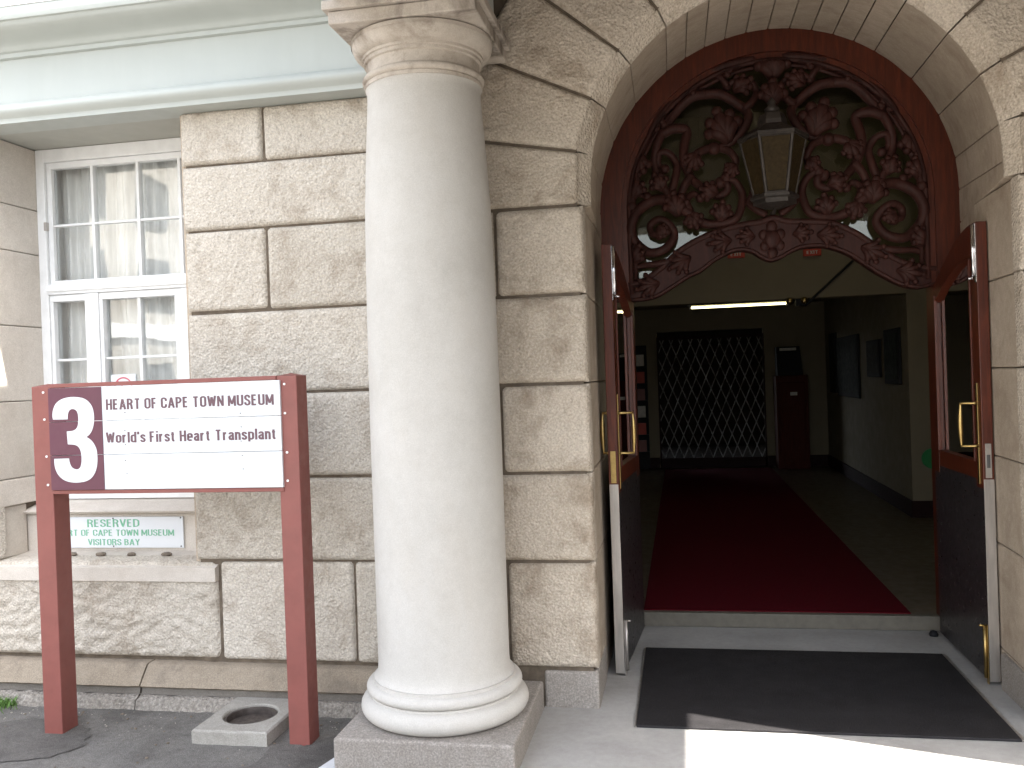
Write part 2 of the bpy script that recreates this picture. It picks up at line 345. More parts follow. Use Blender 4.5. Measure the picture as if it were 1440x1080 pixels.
def hsh(x, z, s): return noise.noise(Vector((x, z, s)))
def rough_h(x, z, seed, amp, rocky):
    h = hsh(x*40, z*40, seed)*0.75+hsh(x*78, z*78, seed+9)*0.75+hsh(x*9, z*9, seed+4)*0.5
    v = amp*h
    if rocky: v += rocky*(abs(hsh(x*11, z*15, seed+20))*1.6-0.4+0.5*hsh(x*24, z*30, seed+31))
    return v
def grid_block(name, fx, nu, nv, lens, Yf, depth, seed, amp=0.0050, r=0.028, rocky=0.0, mat='granite', chamfer=None, parent=None):
    """fx(u,v)->(x,z); lens=(left,right,bottom,top) functions not needed: edge distance measured in u,v metres"""
    W, H = lens
    bm = bmesh.new(); V = []
    for j in range(nv+1):
        row = []
        for i in range(nu+1):
            u = i/nu; v = j/nv; x, z = fx(u, v)
            eu = min(u, 1-u)*W; ev = min(v, 1-v)*H
            e = 1.0
            dep = 0.0
            # rounded arrises
            a = max(0, r-eu)/r; b_ = max(0, r-ev)/r; q = math.sqrt(a*a+b_*b_)
            dep = r*(1-math.sqrt(max(0, 1-min(1, q)**2)))*0.9
            edge = min(1.0, min(eu, ev)/0.035)
            dep -= rough_h(x, z, seed, amp, rocky)*(0.35+0.65*edge)
            row.append(bm.verts.new((x, Yf+dep, z)))
        V.append(row)
    for j in range(nv):
        for i in range(nu): bm.faces.new((V[j][i], V[j][i+1], V[j+1][i+1], V[j+1][i]))
    loop = V[0][:] + [V[j][nu] for j in range(1, nv+1)] + V[nv][nu-1::-1] + [V[j][0] for j in range(nv-1, 0, -1)]
    back = [bm.verts.new((v.co.x, Yf+depth, v.co.z)) for v in loop]
    n = len(loop)
    for i in range(n): bm.faces.new((loop[i], back[i], back[(i+1) % n], loop[(i+1) % n]))
    if chamfer: chamfer(bm)
    o = mesh(name, bm, M[mat], parent or fac, smooth=False)
    smooth_angle(o, 50)
    return o
RES = 0.0085
bseed = [0]
def rect_block(x0, x1, z0, z1, Yf=D, depth=0.06, gap=0.0042, **k):
    bseed[0] += 1
    x0 += gap; x1 -= gap; z0 += gap; z1 -= gap
    W = x1-x0; H = z1-z0
    rr = random.Random(bseed[0])
    j = [rr.uniform(-0.003, 0.003) for _ in range(8)]
    def fx(u, v):
        return (x0+W*u+j[0]*(1-v)*(1-u)+j[1]*v*u, z0+H*v+j[2]*(1-u)+j[3]*u)
    return grid_block('block', fx, max(6, int(W/RES)), max(6, int(H/RES)), (W, H), Yf+rr.uniform(-0.004, 0.004), depth, bseed[0]*3.7, **k)
XL, XV = -2.522, -0.865
XE = -0.427
# piers between the window and the arch, course by course
for (a, b, zt, zb) in ((XL, -2.061, 3.045, ZJ[1]), (-2.061, -1.05, 3.045, ZJ[1]), (XL, -1.47, ZJ[1], ZJ[2]), (-1.47, -0.98, ZJ[1], ZJ[2]),
                       (XL, -2.061, ZJ[2], ZJ[3]), (-2.061, -1.12, ZJ[2], ZJ[3]), (-1.12, XV, ZJ[2], ZJ[3]), (XL, -1.46, ZJ[3], ZJ[4]),
                       (XL, -1.95, ZJ[4], ZJ[5]), (-1.95, -1.12, ZJ[4], ZJ[5]), (-1.12, XV, ZJ[4], ZJ[5]), (XL, -1.46, ZJ[5], ZJ[6]),
                       (-2.39, -1.65, ZJ[6], ZJ[7]), (-1.65, -1.10, ZJ[6], ZJ[7]), (-1.10, XV, ZJ[6], ZJ[7])):
    rect_block(a, b, zb, zt)
for (zt, zb, a) in ((ZJ[2], ZJ[3], XV), (ZJ[3], ZJ[4], -1.46), (ZJ[4], ZJ[5], XV), (ZJ[5], ZJ[6], -1.46), (ZJ[6], ZJ[7], XV)):
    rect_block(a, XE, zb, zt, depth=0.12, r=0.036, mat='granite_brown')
# twin pier right of the arch
XR = 2*CXF-XE
for k, (zt, zb) in enumerate(((ZJ[2], ZJ[3]), (ZJ[3], ZJ[4]), (ZJ[4], ZJ[5]), (ZJ[5], ZJ[6]), (ZJ[6], ZJ[7]))):
    w = 0.44 if k % 2 == 0 else 1.03
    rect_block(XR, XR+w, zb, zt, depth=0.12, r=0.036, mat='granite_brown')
    rect_block(XR+w, 3.2, zb, zt)
# rough sill block under the window, and the pier left of the window
sill = rect_block(-4.15, -2.39, ZJ[7], ZJ[6], rocky=0.013, amp=0.005, r=0.05, depth=0.30)
for zt, zb in ((3.045, ZJ[2]), (ZJ[2], ZJ[3]), (ZJ[3], ZJ[4]), (ZJ[4], ZJ[5]), (ZJ[5], ZJ[6])):
    rect_block(-4.75, -3.69, zb, zt)
rect_block(-4.75, -4.15, ZJ[7], ZJ[6])

# voussoirs: wedge stones round the arch with a dressed splay to the arris
RF, RA, YA = 0.99, 0.93, 4.35
ANG = [-5.3, 10.3, 25.1, 39.8, 54.6, 69.0, 83.0]
ANG = ANG + [180-a for a in reversed(ANG)]
def vouss(a0, a1, rin, rout):
    bseed[0] += 1; sd = bseed[0]*3.7
    g_ = 0.0042
    def fx(u, v):
        r = rin+(rout-rin)*v; ga = math.degrees(g_/r)
        a = R_(180-(a0+ga+(a1-a0-2*ga)*u)); return (CXF+r*math.cos(a), CZF+r*math.sin(a))
    W = R_(a1-a0)*(rin+rout)/2; H = rout-rin
    def ch(bm):
        n = 10; ga = math.degrees(g_/rin)
        rows = []
        for (r, Y, cx, cz) in ((rin+0.004, D+0.022, CXF, CZF), (rin-0.004, D+0.030, CXF, CZF), (RA+0.004, YA-0.006, CXF, CZF), (RA, YA, CXF, CZF), (RA+0.002, YA+0.01, CXF, CZF)):
            rows.append([bm.verts.new((cx+r*math.cos(R_(180-(a0+ga+(a1-a0-2*ga)*i/n))), Y, cz+r*math.sin(R_(180-(a0+ga+(a1-a0-2*ga)*i/n))))) for i in range(n+1)])
        for k in range(len(rows)-1):
            for i in range(n): bm.faces.new((rows[k][i], rows[k][i+1], rows[k+1][i+1], rows[k+1][i]))
        for i in (0, n):
            for k in range(len(rows)-1):
                p, q = rows[k][i].co, rows[k+1][i].co
                out = lambda c: bm.verts.new((CXF+(c.x-CXF)*1.03, c.y+0.02, CZF+(c.z-CZF)*1.03))
                bm.faces.new((rows[k][i], rows[k+1][i], out(q), out(p)))
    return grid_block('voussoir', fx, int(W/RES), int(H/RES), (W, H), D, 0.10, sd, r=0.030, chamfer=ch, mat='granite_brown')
for k in range(len(ANG)-1):
    if ANG[k] < 0 or ANG[k+1] > 185: continue
    vouss(ANG[k], ANG[k+1], RF, 1.60)
# the two springing stones (flat lower bed on the pier)
for sgn in (1, -1):
    bseed[0] += 1
    a1 = R_(10.3)
    def fx(u, v, sgn=sgn):
        zb = ZJ[2]+0.006
        xi0, xi1 = -0.455, CXF-RF*math.cos(a1)
        zi1 = CZF+RF*math.sin(a1)-0.006; zo1 = CZF+1.56*math.sin(a1)-0.006
        xo = CXF-1.56*math.cos(a1)
        zt = zi1+(zo1-zi1)*(1-u); x = xo+(xi0+(xi1-xi0)*v-xo)*u
        z = zb+(zt-zb)*v
        return ((x if sgn > 0 else 2*CXF-x), z)
    def ch(bm, sgn=sgn):
        rows = []
        for (off, Y) in ((-0.004, D+0.022), (0.004, D+0.03), (0.058, YA-0.006), (0.062, YA), (0.06, YA+0.01)):
            row = []
            for t in range(7):
                z = ZJ[2]+0.006+(CZF+RF*math.sin(a1)-0.006-ZJ[2]-0.006)*t/6
                x = CXF-math.sqrt(max(0.0, RF*RF-max(0, z-CZF)**2))+off
                row.append(bm.verts.new((x if sgn > 0 else 2*CXF-x, Y, z)))
            rows.append(row)
        for k in range(4):
            for t in range(6): bm.faces.new((rows[k][t], rows[k][t+1], rows[k+1][t+1], rows[k+1][t]))
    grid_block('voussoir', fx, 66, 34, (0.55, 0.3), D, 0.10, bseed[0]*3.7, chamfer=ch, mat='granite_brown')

# dressed stones of the splayed reveal
Y0R, Y1R = YA+0.004, 5.60
def rev(t): return (0.93+(1.046-0.93)*t, CXF+0.06*t, CZF+0.11*t)
def reveal_arch(a0, a1):
    n, mm = 12, 6; bm = bmesh.new(); V = []; W = []
    for j in range(mm+1):
        t = j/mm; r, cx, cz = rev(t); row = []; row2 = []
        for i in range(n+1):
            u = i/n; edge = 0.003 if i in (0, n) else 0.0
            ga = 0.16; a = R_(180-(a0+ga+(a1-a0-2*ga)*u)); Y = Y0R+(Y1R-Y0R)*t
            rr = r+edge+0.0015*hsh(a*9, Y*9, 2.0)
            row.append(bm.verts.new((cx+rr*math.cos(a), Y, cz+rr*math.sin(a))))
            row2.append(bm.verts.new((cx+(r+0.06)*math.cos(a), Y, cz+(r+0.06)*math.sin(a))))
        V.append(row); W.append(row2)
    for j in range(mm):
        for i in range(n): bm.faces.new((V[j][i], V[j][i+1], V[j+1][i+1], V[j+1][i]))
        for i in (0, n): bm.faces.new((V[j][i], V[j+1][i], W[j+1][i], W[j][i]))
    for i in range(n): bm.faces.new((V[0][i], V[0][i+1], W[0][i+1], W[0][i]))
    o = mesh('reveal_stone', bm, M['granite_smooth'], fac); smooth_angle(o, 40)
RJ = sorted(set([0, 10.3, 25.1, 39.8, 54.6, 69.0, 83.0, 97, 111, 125.4, 140.2, 154.9, 169.7, 180] + [62, 76, 90, 104, 118]))
for a0, a1 in zip(RJ[:-1], RJ[1:]): reveal_arch(a0, a1)
zl = [0.0, ZJ[7], ZJ[6], ZJ[5], ZJ[4], ZJ[3], ZJ[2], None]
for sgn in (1, -1):
    for z0, z1 in zip(zl[:-1], zl[1:]):
        bm = bmesh.new(); V = []; W = []
        for t in (0, 0.02, 0.5, 1):
            r, cx, cz = rev(t); x = cx-r*sgn; Y = Y0R+(Y1R-Y0R)*t; zt = (cz if z1 is None else z1-0.0025); zb = z0+0.0025
            x = x if z1 is None else ((XE-0.012 if sgn > 0 else XR+0.012)*(1-t)+x*t)
            row = []
            for k, z in enumerate((zb, zb+0.006, zt-0.006, zt)):
                row.append(bm.verts.new((x-(0.005*sgn if k in (0, 3) else 0), Y, z)))
            V.append(row); W.append([bm.verts.new((x-0.10*sgn, Y, z)) for z in (zb, zb+0.006, zt-0.006, zt)])
        for j in range(3):
            for k in range(3): bm.faces.new((V[j][k], V[j][k+1], V[j+1][k+1], V[j+1][k]))
            for k in (0, 3): bm.faces.new((V[j][k], V[j+1][k], W[j+1][k], W[j][k]))
        for k in range(3): bm.faces.new((V[0][k], V[0][k+1], W[0][k+1], W[0][k]))
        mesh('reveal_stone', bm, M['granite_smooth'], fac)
# backing wall seen only in the joints
bm = bmesh.new()
pts = [(-2.50, -0.15), (XE-0.03, -0.15), (XE-0.03, CZF)] + [(CXF+1.0*math.cos(R_(a)), CZF+1.0*math.sin(R_(a))) for a in range(175, 4, -5)] + [(XR+0.03, CZF), (XR+0.03, -0.15), (3.6, -0.15), (3.6, 4.5), (-2.50, 4.5)]
prism(bm, pts, D+0.021, D+0.11); mesh('wall_core', bm, M['backing'], fac)
boxo('wall_core', (-4.9, -3.72, D+0.03, D+0.5, -0.15, 4.5), M['backing'], fac)
boxo('wall_core', (-3.72, -2.50, D+0.03, 4.62, -0.15, 0.66), M['backing'], fac)
boxo('wall_core', (-3.72, -2.50, 4.16, 4.8, 3.06, 4.5), M['backing'], fac)
boxo('wall_core', (-2.53, -2.45, D+0.03, 4.80, 0.66, 3.045), M['granite_smooth'], fac)
# base stones
def course(name, prof, x0, x1, mat, jag, seed):
    bm = bmesh.new(); n = max(8, int((x1-x0)/0.012)); rows = []; m_ = len(prof)
    for i in range(n+1):
        x = x0+(x1-x0)*i/n
        rows.append([bm.verts.new((x, y+(jag*(1.2*hsh(x*9, z*30+k, seed)+0.9*hsh(x*38, z*60+k, seed+5)) if 0 < k < m_-1 else 0), z+(jag*0.6*hsh(x*17, k*3.1, seed+8) if 0 < k < m_-2 else 0))) for k, (y, z) in enumerate(prof)])
    for i in range(n):
        for k in range(m_): bm.faces.new((rows[i][k], rows[i][(k+1) % m_], rows[i+1][(k+1) % m_], rows[i+1][k]))
    bm.faces.new(rows[0]); bm.faces.new(rows[-1][::-1])
    smooth_angle(mesh(name, bm, M[mat], fac), 40)
def base_stone(x0, x1):
    course('base_stone', [(4.40, 0.178), (4.215, 0.172), (4.200, 0.166), (4.168, 0.130), (4.140, 0.095), (4.128, 0.080), (4.140, 0.070), (4.40, 0.070)], x0, x1, 'base', 0.004, 3)
    course('base_band', [(4.40, 0.074), (4.146, 0.074), (4.142, 0.052), (4.134, 0.038), (4.40, 0.030)], x0+0.002, x1-0.002, 'band', 0.002, 6)
    course('kerb_stone', [(4.40, 0.034), (4.134, 0.036), (4.112, 0.033), (4.094, 0.020), (4.084, -0.002), (4.070, -0.03), (4.40, -0.06)], x0, x1, 'kerb', 0.012, 9)
for a, b in ((-6.0, -4.05), (-4.045, -2.797), (-2.788, -1.475)): base_stone(a, b)
boxo('base_stone', (-0.695, XE-0.004, 4.252, 4.70, -0.05, 0.176), M['plinth'], fac, bev=0.012)
boxo('base_stone', (XR+0.004, 3.2, 4.252, 4.70, -0.05, 0.176), M['plinth'], fac, bev=0.012)
# window recess: jamb stones, apron, sub-sill
JX = -3.69
jz = [0.985, 1.136, 1.568, 1.996, 2.421, 2.683, 3.04]
for z0, z1 in zip(jz[:-1], jz[1:]):
    boxo('jamb_stone', (JX-0.3, JX, D+0.015, 4.70, z0+0.002, z1-0.002), M['granite_lit'], fac, bev=0.006)
boxo('jamb_stone', (JX-0.3, JX-0.02, D+0.015, 4.49, 0.70, 0.983), M['granite_lit'], fac, bev=0.008)
boxo('apron_stone', (-3.90, -2.50, 4.50, 4.75, 0.60, 0.918), M['granite_lit'], fac, bev=0.012)
bm = bmesh.new(); extrude_profile(bm, [(4.47, 0.922), (4.455, 0.935), (4.66, 0.985), (4.75, 0.985), (4.75, 0.922)], -3.86, -2.50, True); mesh('sill_stone', bm, M['granite_lit'], fac)
# ledge on top of the rough sill block
bm = bmesh.new(); extrude_profile(bm, [(4.225, 0.672), (4.30, 0.694), (4.52, 0.707), (4.52, 0.60), (4.225, 0.60)], -4.14, -2.40, True); mesh('ledge', bm, M['granite_lit'], fac)

# entablature
ent_prof = [(4.30, 3.036), (4.128, 3.036), (4.128, 3.058)] + [(4.128-0.030*math.sin(math.pi*t/8)-0.004, 3.062+0.076*t/8) for t in range(9)] + \
    [(4.150, 3.142), (4.155, 3.150), (4.155, 3.378), (4.135, 3.382), (4.135, 3.405), (4.122, 3.408)] + \
    [(4.118-0.150*(t/8)+0.020*math.sin(2*math.pi*t/8), 3.412+0.085*(t/8)) for t in range(9)] + [(3.955, 3.50), (3.948, 3.52), (3.948, 3.56)]
bm = bmesh.new(); extrude_profile(bm, ent_prof, -6.0, -0.95)
o = mesh('entablature', bm, M['plaster'], fac); smooth_angle(o, 45)
bm = bmesh.new(); box(bm, -6.0, -0.95, 3.944, 4.5, 3.562, 3.95); mesh('cornice', bm, M['white_wall'], fac)
boxo('soffit', (-4.0, -2.515, 4.129, 4.80, 3.042, 3.09), M['soffit'], fac)
# timber window
win = thing('window', 'white painted timber casement window with small panes and net curtain', 'window', (-3.1, 4.66, 0.985))
win.parent = fac; win.matrix_parent_inverse = Matrix.Translation(-Vector(fac.location))
for kk in ('category', 'label'): del win[kk]
WY = 4.66
def wpart(name, px0, px1, z0, z1, y0, y1, mat, bev=0.004, par=None):
    bm = bmesh.new(); box(bm, px0, px1, y0, y1, z0, z1, bev)
    o = bpy.data.objects.new(name, None) if False else mesh(name, bm, M[mat]); o.parent = win; o.matrix_parent_inverse = Matrix.Translation(-Vector((-3.1, 4.66, 0.985))); return o
def wx(px, py=400): return PY(px, py, WY).x
def wz(py, px=150): return PY(px, py, WY).z
X0, X1 = JX, -2.45
ZT0, ZT1 = wz(411), wz(396)
ztop = 3.04
cols_u = [wx(72, 300), wx(130, 300), wx(194, 300), wx(253, 300), wx(253, 300)+0.235]
wpart('frame', X0, X0+0.055, 0.985, ztop, WY-0.02, WY+0.09, 'white_paint')
wpart('frame', X1-0.055, X1, 0.985, ztop, WY-0.02, WY+0.09, 'white_paint')
wpart('frame', X0+0.05, X1-0.05, ztop-0.075, ztop, WY-0.018, WY+0.09, 'white_paint')
wpart('frame', X0+0.05, X1-0.05, 0.985, 1.045, WY-0.03, WY+0.09, 'white_paint')
wpart('transom', X0+0.05, X1-0.05, ZT0, ZT1, WY-0.025, WY+0.088, 'white_paint')
wpart('transom', X0+0.052, X1-0.052, ZT0+0.018, ZT0+0.034, WY-0.036, WY-0.0, 'white_paint', 0.003)
# upper sash
zu0, zu1 = ZT1+0.001, ztop-0.076
us = 0.028
wpart('sash_rail', X0+0.056, X1-0.056, zu1-0.035, zu1, WY+0.0, WY+0.05, 'white_paint')
wpart('sash_rail', X0+0.056, X1-0.056, zu0, zu0+0.022, WY+0.0, WY+0.05, 'white_paint')
wpart('sash_stile', X0+0.056, cols_u[0]+0.008, zu0+0.02, zu1-0.03, WY+0.0, WY+0.05, 'white_paint')
zbu = wz(312)
for c in cols_u[1:4]: wpart('glazing_bar', c-0.009, c+0.009, zu0+0.02, zu1-0.03, WY+0.004, WY+0.045, 'white_paint', 0.003)
wpart('glazing_bar', cols_u[0], X1-0.06, zbu-0.007, zbu+0.007, WY+0.008, WY+0.044, 'white_paint', 0.003)
cu = cols_u[:4]+[X1-0.06]
for i in range(4):
    for (a, b) in ((zu0+0.02, zbu-0.006), (zbu+0.006, zu1-0.033)):
        wpart('pane', cu[i]+0.008, cu[i+1]-0.008, a, b, WY+0.026, WY+0.029, 'glass', 0)
# lower casements
zl0, zl1 = 1.046, ZT0-0.001
mx0, mx1 = wx(124, 480), wx(143, 480)
c0 = wx(79, 480)
wpart('mullion', mx0, mx1, zl0, zl1, WY-0.02, WY+0.08, 'white_paint')
wpart('casement_rail', X0+0.056, mx0-0.001, zl1-0.040, zl1, WY-0.012, WY+0.05, 'white_paint')
wpart('casement_stile', X0+0.056, c0, zl0, zl1-0.04, WY-0.012, WY+0.05, 'white_paint')
cR0, cM, cR1 = wx(148, 480), wx(197, 480), wx(249, 480)
wpart('casement_rail', mx1+0.001, cR1+0.05, zl1-0.040, zl1, WY-0.012, WY+0.05, 'white_paint')
wpart('casement_stile', mx1+0.001, cR0, zl0, zl1-0.04, WY-0.012, WY+0.05, 'white_paint')
wpart('casement_stile', cR1, cR1+0.05, zl0, zl1-0.04, WY-0.012, WY+0.05, 'white_paint')
wpart('mullion', cR1+0.052, X1-0.056, zl0, zl1, WY-0.02, WY+0.08, 'white_paint')
zb1 = wz(503, 170); zb2 = zb1-(zl1-zb1)+0.03
wpart('glazing_bar', cM-0.009, cM+0.009, zl0, zl1-0.04, WY+0.002, WY+0.045, 'white_paint', 0.003)
for zb in (zb1, zb2, zb2-(zb1-zb2)):
    if zb < 1.1: continue
    wpart('glazing_bar', c0, mx0, zb-0.007, zb+0.007, WY+0.005, WY+0.044, 'white_paint', 0.003)
    wpart('glazing_bar', cR0, cR1, zb-0.007, zb+0.007, WY+0.005, WY+0.044, 'white_paint', 0.003)
zs = [1.05, zb2, zb1, zl1-0.04]
for a, b in zip(zs[:-1], zs[1:]):
    for (p, q) in ((c0, mx0), (cR0, cM-0.008), (cM+0.008, cR1)):
        wpart('pane', p, q, a+0.006, b-0.006, WY+0.024, WY+0.027, 'glass', 0)
wpart('hinge', X0+0.045, X0+0.062, zbu-0.03, zbu+0.02, WY-0.026, WY+0.0, 'steel', 0.003)

# net curtain
bm = bmesh.new(); n = 420; rows = []
for j in range(9):
    z = 0.95+2.15*j/8; row = []
    for i in range(n+1):
        x = -3.78+1.5*i/n
        ph = x*46+1.6*math.sin(x*5.3)+0.8*hsh(x*4, z*0.7, 2)
        y = 4.795+0.030*math.sin(ph)*(0.7+0.5*hsh(x*3, z, 7))+0.012*math.sin(ph*2.3+1)+0.02*hsh(x*6, z*1.2, 5)
        row.append(bm.verts.new((x, y, z)))
    rows.append(row)
for j in range(8):
    for i in range(n): bm.faces.new((rows[j][i], rows[j][i+1], rows[j+1][i+1], rows[j+1][i]))
cur = mesh('curtain', bm, M['curtain'], smooth=True)
tag(cur, 'pleated white net curtain hanging inside the window', 'curtain')
sol = cur.modifiers.new('thick', 'SOLIDIFY'); sol.thickness = 0.002

# building shell behind the facade (keeps daylight out of the rooms)
for nm, dm in (('roof_slab', (-4.9, 6.2, 4.36, 19.2, 4.5, 4.7)), ('side_wall', (-5.0, -4.9, D+0.2, 19.2, -0.2, 4.5)), ('side_wall', (6.2, 6.3, D+0.2, 19.2, -0.2, 4.5)),
               ('front_wall', (3.2, 6.2, D+0.03, D+0.4, -0.2, 4.7)), ('upper_wall', (-6.0, 6.3, 4.16, 4.36, 3.95, 6.5))):
    boxo(nm, dm, M['white_wall'] if nm == 'upper_wall' else M['backing'], fac)

# ------------------------------------------------------------------ columns and portico
CX, CY = -1.085, 3.86
def make_column(cx, label):
    t = thing('stone_column', label, 'column', (cx, CY, 0), 'portico columns')
    bm = bmesh.new(); box(bm, cx-0.385, cx+0.385, CY-0.385, 4.248, -0.06, 0.130, 0.012, 3); mesh('plinth', bm, M['plinth'], t)
    pr = [(0.33, 0.130)] + [(0.325+0.050*math.cos(R_(a)), 0.178+0.047*math.sin(R_(a))) for a in range(-80, 81, 16)] + [(0.333, 0.2265), (0.333, 0.2335)] + \
         [(0.322+0.026*math.cos(R_(a)), 0.258+0.0245*math.sin(R_(a))) for a in range(-80, 81, 20)] + [(0.318, 0.284), (0.318, 0.298)]
    bm = bmesh.new(); lathe(bm, pr, cx, CY, 96); smooth_angle(mesh('base', bm, M['column'], t), 50)
    sh = [(0.314, 0.299), (0.303, 0.309), (0.296, 0.328), (0.2935, 0.36)]
    key = [(0.36, 0.2935), (0.9, 0.293), (1.4, 0.2925), (1.9, 0.289), (2.354, 0.281), (2.6, 0.2685), (2.80, 0.2555), (2.86, 0.2525)]
    zz = np.linspace(0.40, 2.86, 42)
    for z in zz: sh.append((float(np.interp(z, [k[0] for k in key], [k[1] for k in key])), float(z)))
    sh += [(0.254, 2.882), (0.260, 2.894)]
    bm = bmesh.new(); lathe(bm, sh, cx, CY, 96); smooth_angle(mesh('shaft', bm, M['column'], t), 40)
    cp = [(0.262, 2.8945), (0.264, 2.908)] + [(0.256+0.0165*math.cos(R_(a)), 2.930+0.0165*math.sin(R_(a))) for a in range(-75, 76, 25)] + [(0.254, 2.950), (0.252, 2.965), (0.2525, 2.998), (0.262, 3.003), (0.262, 3.016), (0.270, 3.020), (0.270, 3.032)] + \
         [(0.272+0.044*math.sin(R_(a)), 3.034+0.074*(1-math.cos(R_(a)))) for a in range(10, 81, 14)] + [(0.317, 3.085), (0.314, 3.104), (0.300, 3.1095)]
    bm = bmesh.new(); lathe(bm, cp, cx, CY, 96); smooth_angle(mesh('capital', bm, M['capital'], t), 40)
    bm = bmesh.new(); box(bm, cx-0.318, cx+0.318, CY-0.318, 4.20, 3.11, 3.165, 0.006); box(bm, cx-0.338, cx+0.338, CY-0.338, 4.20, 3.167, 3.205, 0.005); mesh('abacus', bm, M['abacus'], t)
    return t
make_column(CX, 'pale stone Tuscan column on a square granite plinth beside the museum sign')
make_column(2*CXF-CX-0.01, 'pale stone Tuscan column on the far side of the arched doorway')
por = thing('portico', 'grey painted portico roof carried by the two stone columns', 'portico', (CXF, 3.3, 3.2))
for s in (-1, 1):
    c = CX if s < 0 else 2*CXF-CX-0.01
    boxo('architrave', (c-0.285, c+0.285, 1.0, 4.10, 3.207, 3.60), M['plaster'], por, bev=0.004)
boxo('front_beam', (CX+0.285, 2*CXF-CX-0.295, 1.0, 1.5, 3.212, 3.60), M['plaster'], por)
boxo('roof', (CX-0.40, 2*CXF-CX+0.39, 0.85, 4.158, 3.602, 4.58), M['plaster'], por, bev=0.01)

boxo('ceiling', (CX+0.287, 2*CXF-CX-0.297, 1.51, 4.14, 3.54, 3.598), M['dark_lining'], por)  # unseen dark underside, added to keep bounce light off the upper arch
blocker = thing('sky_blocker', 'added unseen wing of the building beyond the entrance', 'building', (8, -4, 0))  # unseen mass added to cut sky and bounce light from the right
boxo('wall', (6.6, 9.5, -16, 4.2, -0.1, 5.6), M['blocker_stone'], blocker)
for k in range(5):
    for z in (1.0, 3.4): boxo('window', (6.56, 6.61, -14+3.6*k, -12.6+3.6*k, z, z+1.9), M['black'], blocker)

# ------------------------------------------------------------------ museum sign
SY = 3.74
sg = thing('museum_sign', 'white and maroon museum name board on two red-brown posts', 'sign', (-2.36, SY, -0.02))
def post(x0, w, top):
    bm = bmesh.new(); box(bm, x0, x0+w, SY, SY+0.112, -0.06, top, 0.004)
    c = Vector((x0+w/2, SY+0.056, top+0.012)); vv = [v for v in bm.verts if v.co.z > top-0.0005]
    o = mesh('post', bm, M['sign_post'], sg)
    bm = bmesh.new(); b4 = [bm.verts.new(p) for p in ((x0+0.004, SY+0.004, top+0.0005), (x0+w-0.004, SY+0.004, top+0.0005), (x0+w-0.004, SY+0.108, top+0.0005), (x0+0.004, SY+0.108, top+0.0005))]
    ap = bm.verts.new(c); [bm.faces.new((b4[i], b4[(i+1) % 4], ap)) for i in range(4)]; bm.faces.new(b4[::-1])
    mesh('post_cap', bm, M['sign_post'], o if False else sg)
post(-3.042, 0.098, 1.640); post(-1.790, 0.098, 1.648)
BX0, BX1 = -2.942, -1.768
def sp(px, py, off=0.0): return PY(px, py, SY-off)
zT = 1.630; zB = 1.146
zA = (sp(70, 595, .02).z+sp(398, 583, .02).z)/2; zC = (sp(73, 642, .02).z+sp(398, 633, .02).z)/2
XM = (sp(141, 560, .02).x+sp(146, 670, .02).x)/2
for a, b in ((zT, zA), (zA, zC), (zC, zB)):
    boxo('board', (BX0, BX1, SY-0.012, SY+0.012, b+0.0012, a-0.0012), M['sign_white'], sg, bev=0.001, seg=1)
    boxo('maroon_panel', (BX0+0.001, XM, SY-0.0155, SY-0.0122, b+0.0014, a-0.0014), M['maroon'], sg)
boxo('rail', (BX0+0.0, BX1-0.02, SY-0.006, SY+0.05, zT+0.001, zT+0.020), M['sign_post'], sg, bev=0.002)
boxo('rail', (BX0+0.0, BX1-0.0, SY-0.006, SY+0.05, zB-0.019, zB-0.001), M['sign_post'], sg, bev=0.002)
# numeral three, drawn from its outline
OUT = [(95,360),(90,325),(96,270),(122,213),(172,174),(240,155),(310,153),(380,168),(430,205),(460,260),(472,330),(469,400),(455,455),(430,498),(402,520),(445,550),(478,595),(498,650),(504,730),(497,800),(476,860),(440,905),(390,930),(320,940),(250,935),(190,912),(145,870),(118,815),(108,762),(107,722),(242,718),(250,760),(268,798),(300,817),(330,815),(350,790),(358,745),(357,690),(346,640),(325,608),(290,592),(232,588),(222,470),(280,462),(312,440),(326,400),(328,345),(320,295),(300,270),(272,263),(246,275),(232,310),(230,358)]
corners = {0, 14, 29, 30, 41, 42, 52}
def smooth_outline(pts, corners, sub=4):
    out = []; n = len(pts)
    for i in range(n):
        p1 = Vector(pts[i]); p2 = Vector(pts[(i+1) % n])
        p0 = p1 if i in corners else Vector(pts[i-1]); p3 = p2 if (i+1) % n in corners else Vector(pts[(i+2) % n])
        for k in range(sub):
            t = k/sub; out.append(0.5*((2*p1)+(p2-p0)*t+(2*p0-5*p1+4*p2-p3)*t*t+(3*p1-p0-3*p2+p3)*t*t*t))
    return out
bm = bmesh.new(); pl = []
for q in smooth_outline(OUT, corners):
    w = PY(60+q.x/6.545, 535+q.y/6.545, SY-0.017); pl.append((w.x, w.z))
prism(bm, pl, SY-0.0172, SY-0.0158); mesh('numeral', bm, M['sign_white'], sg)

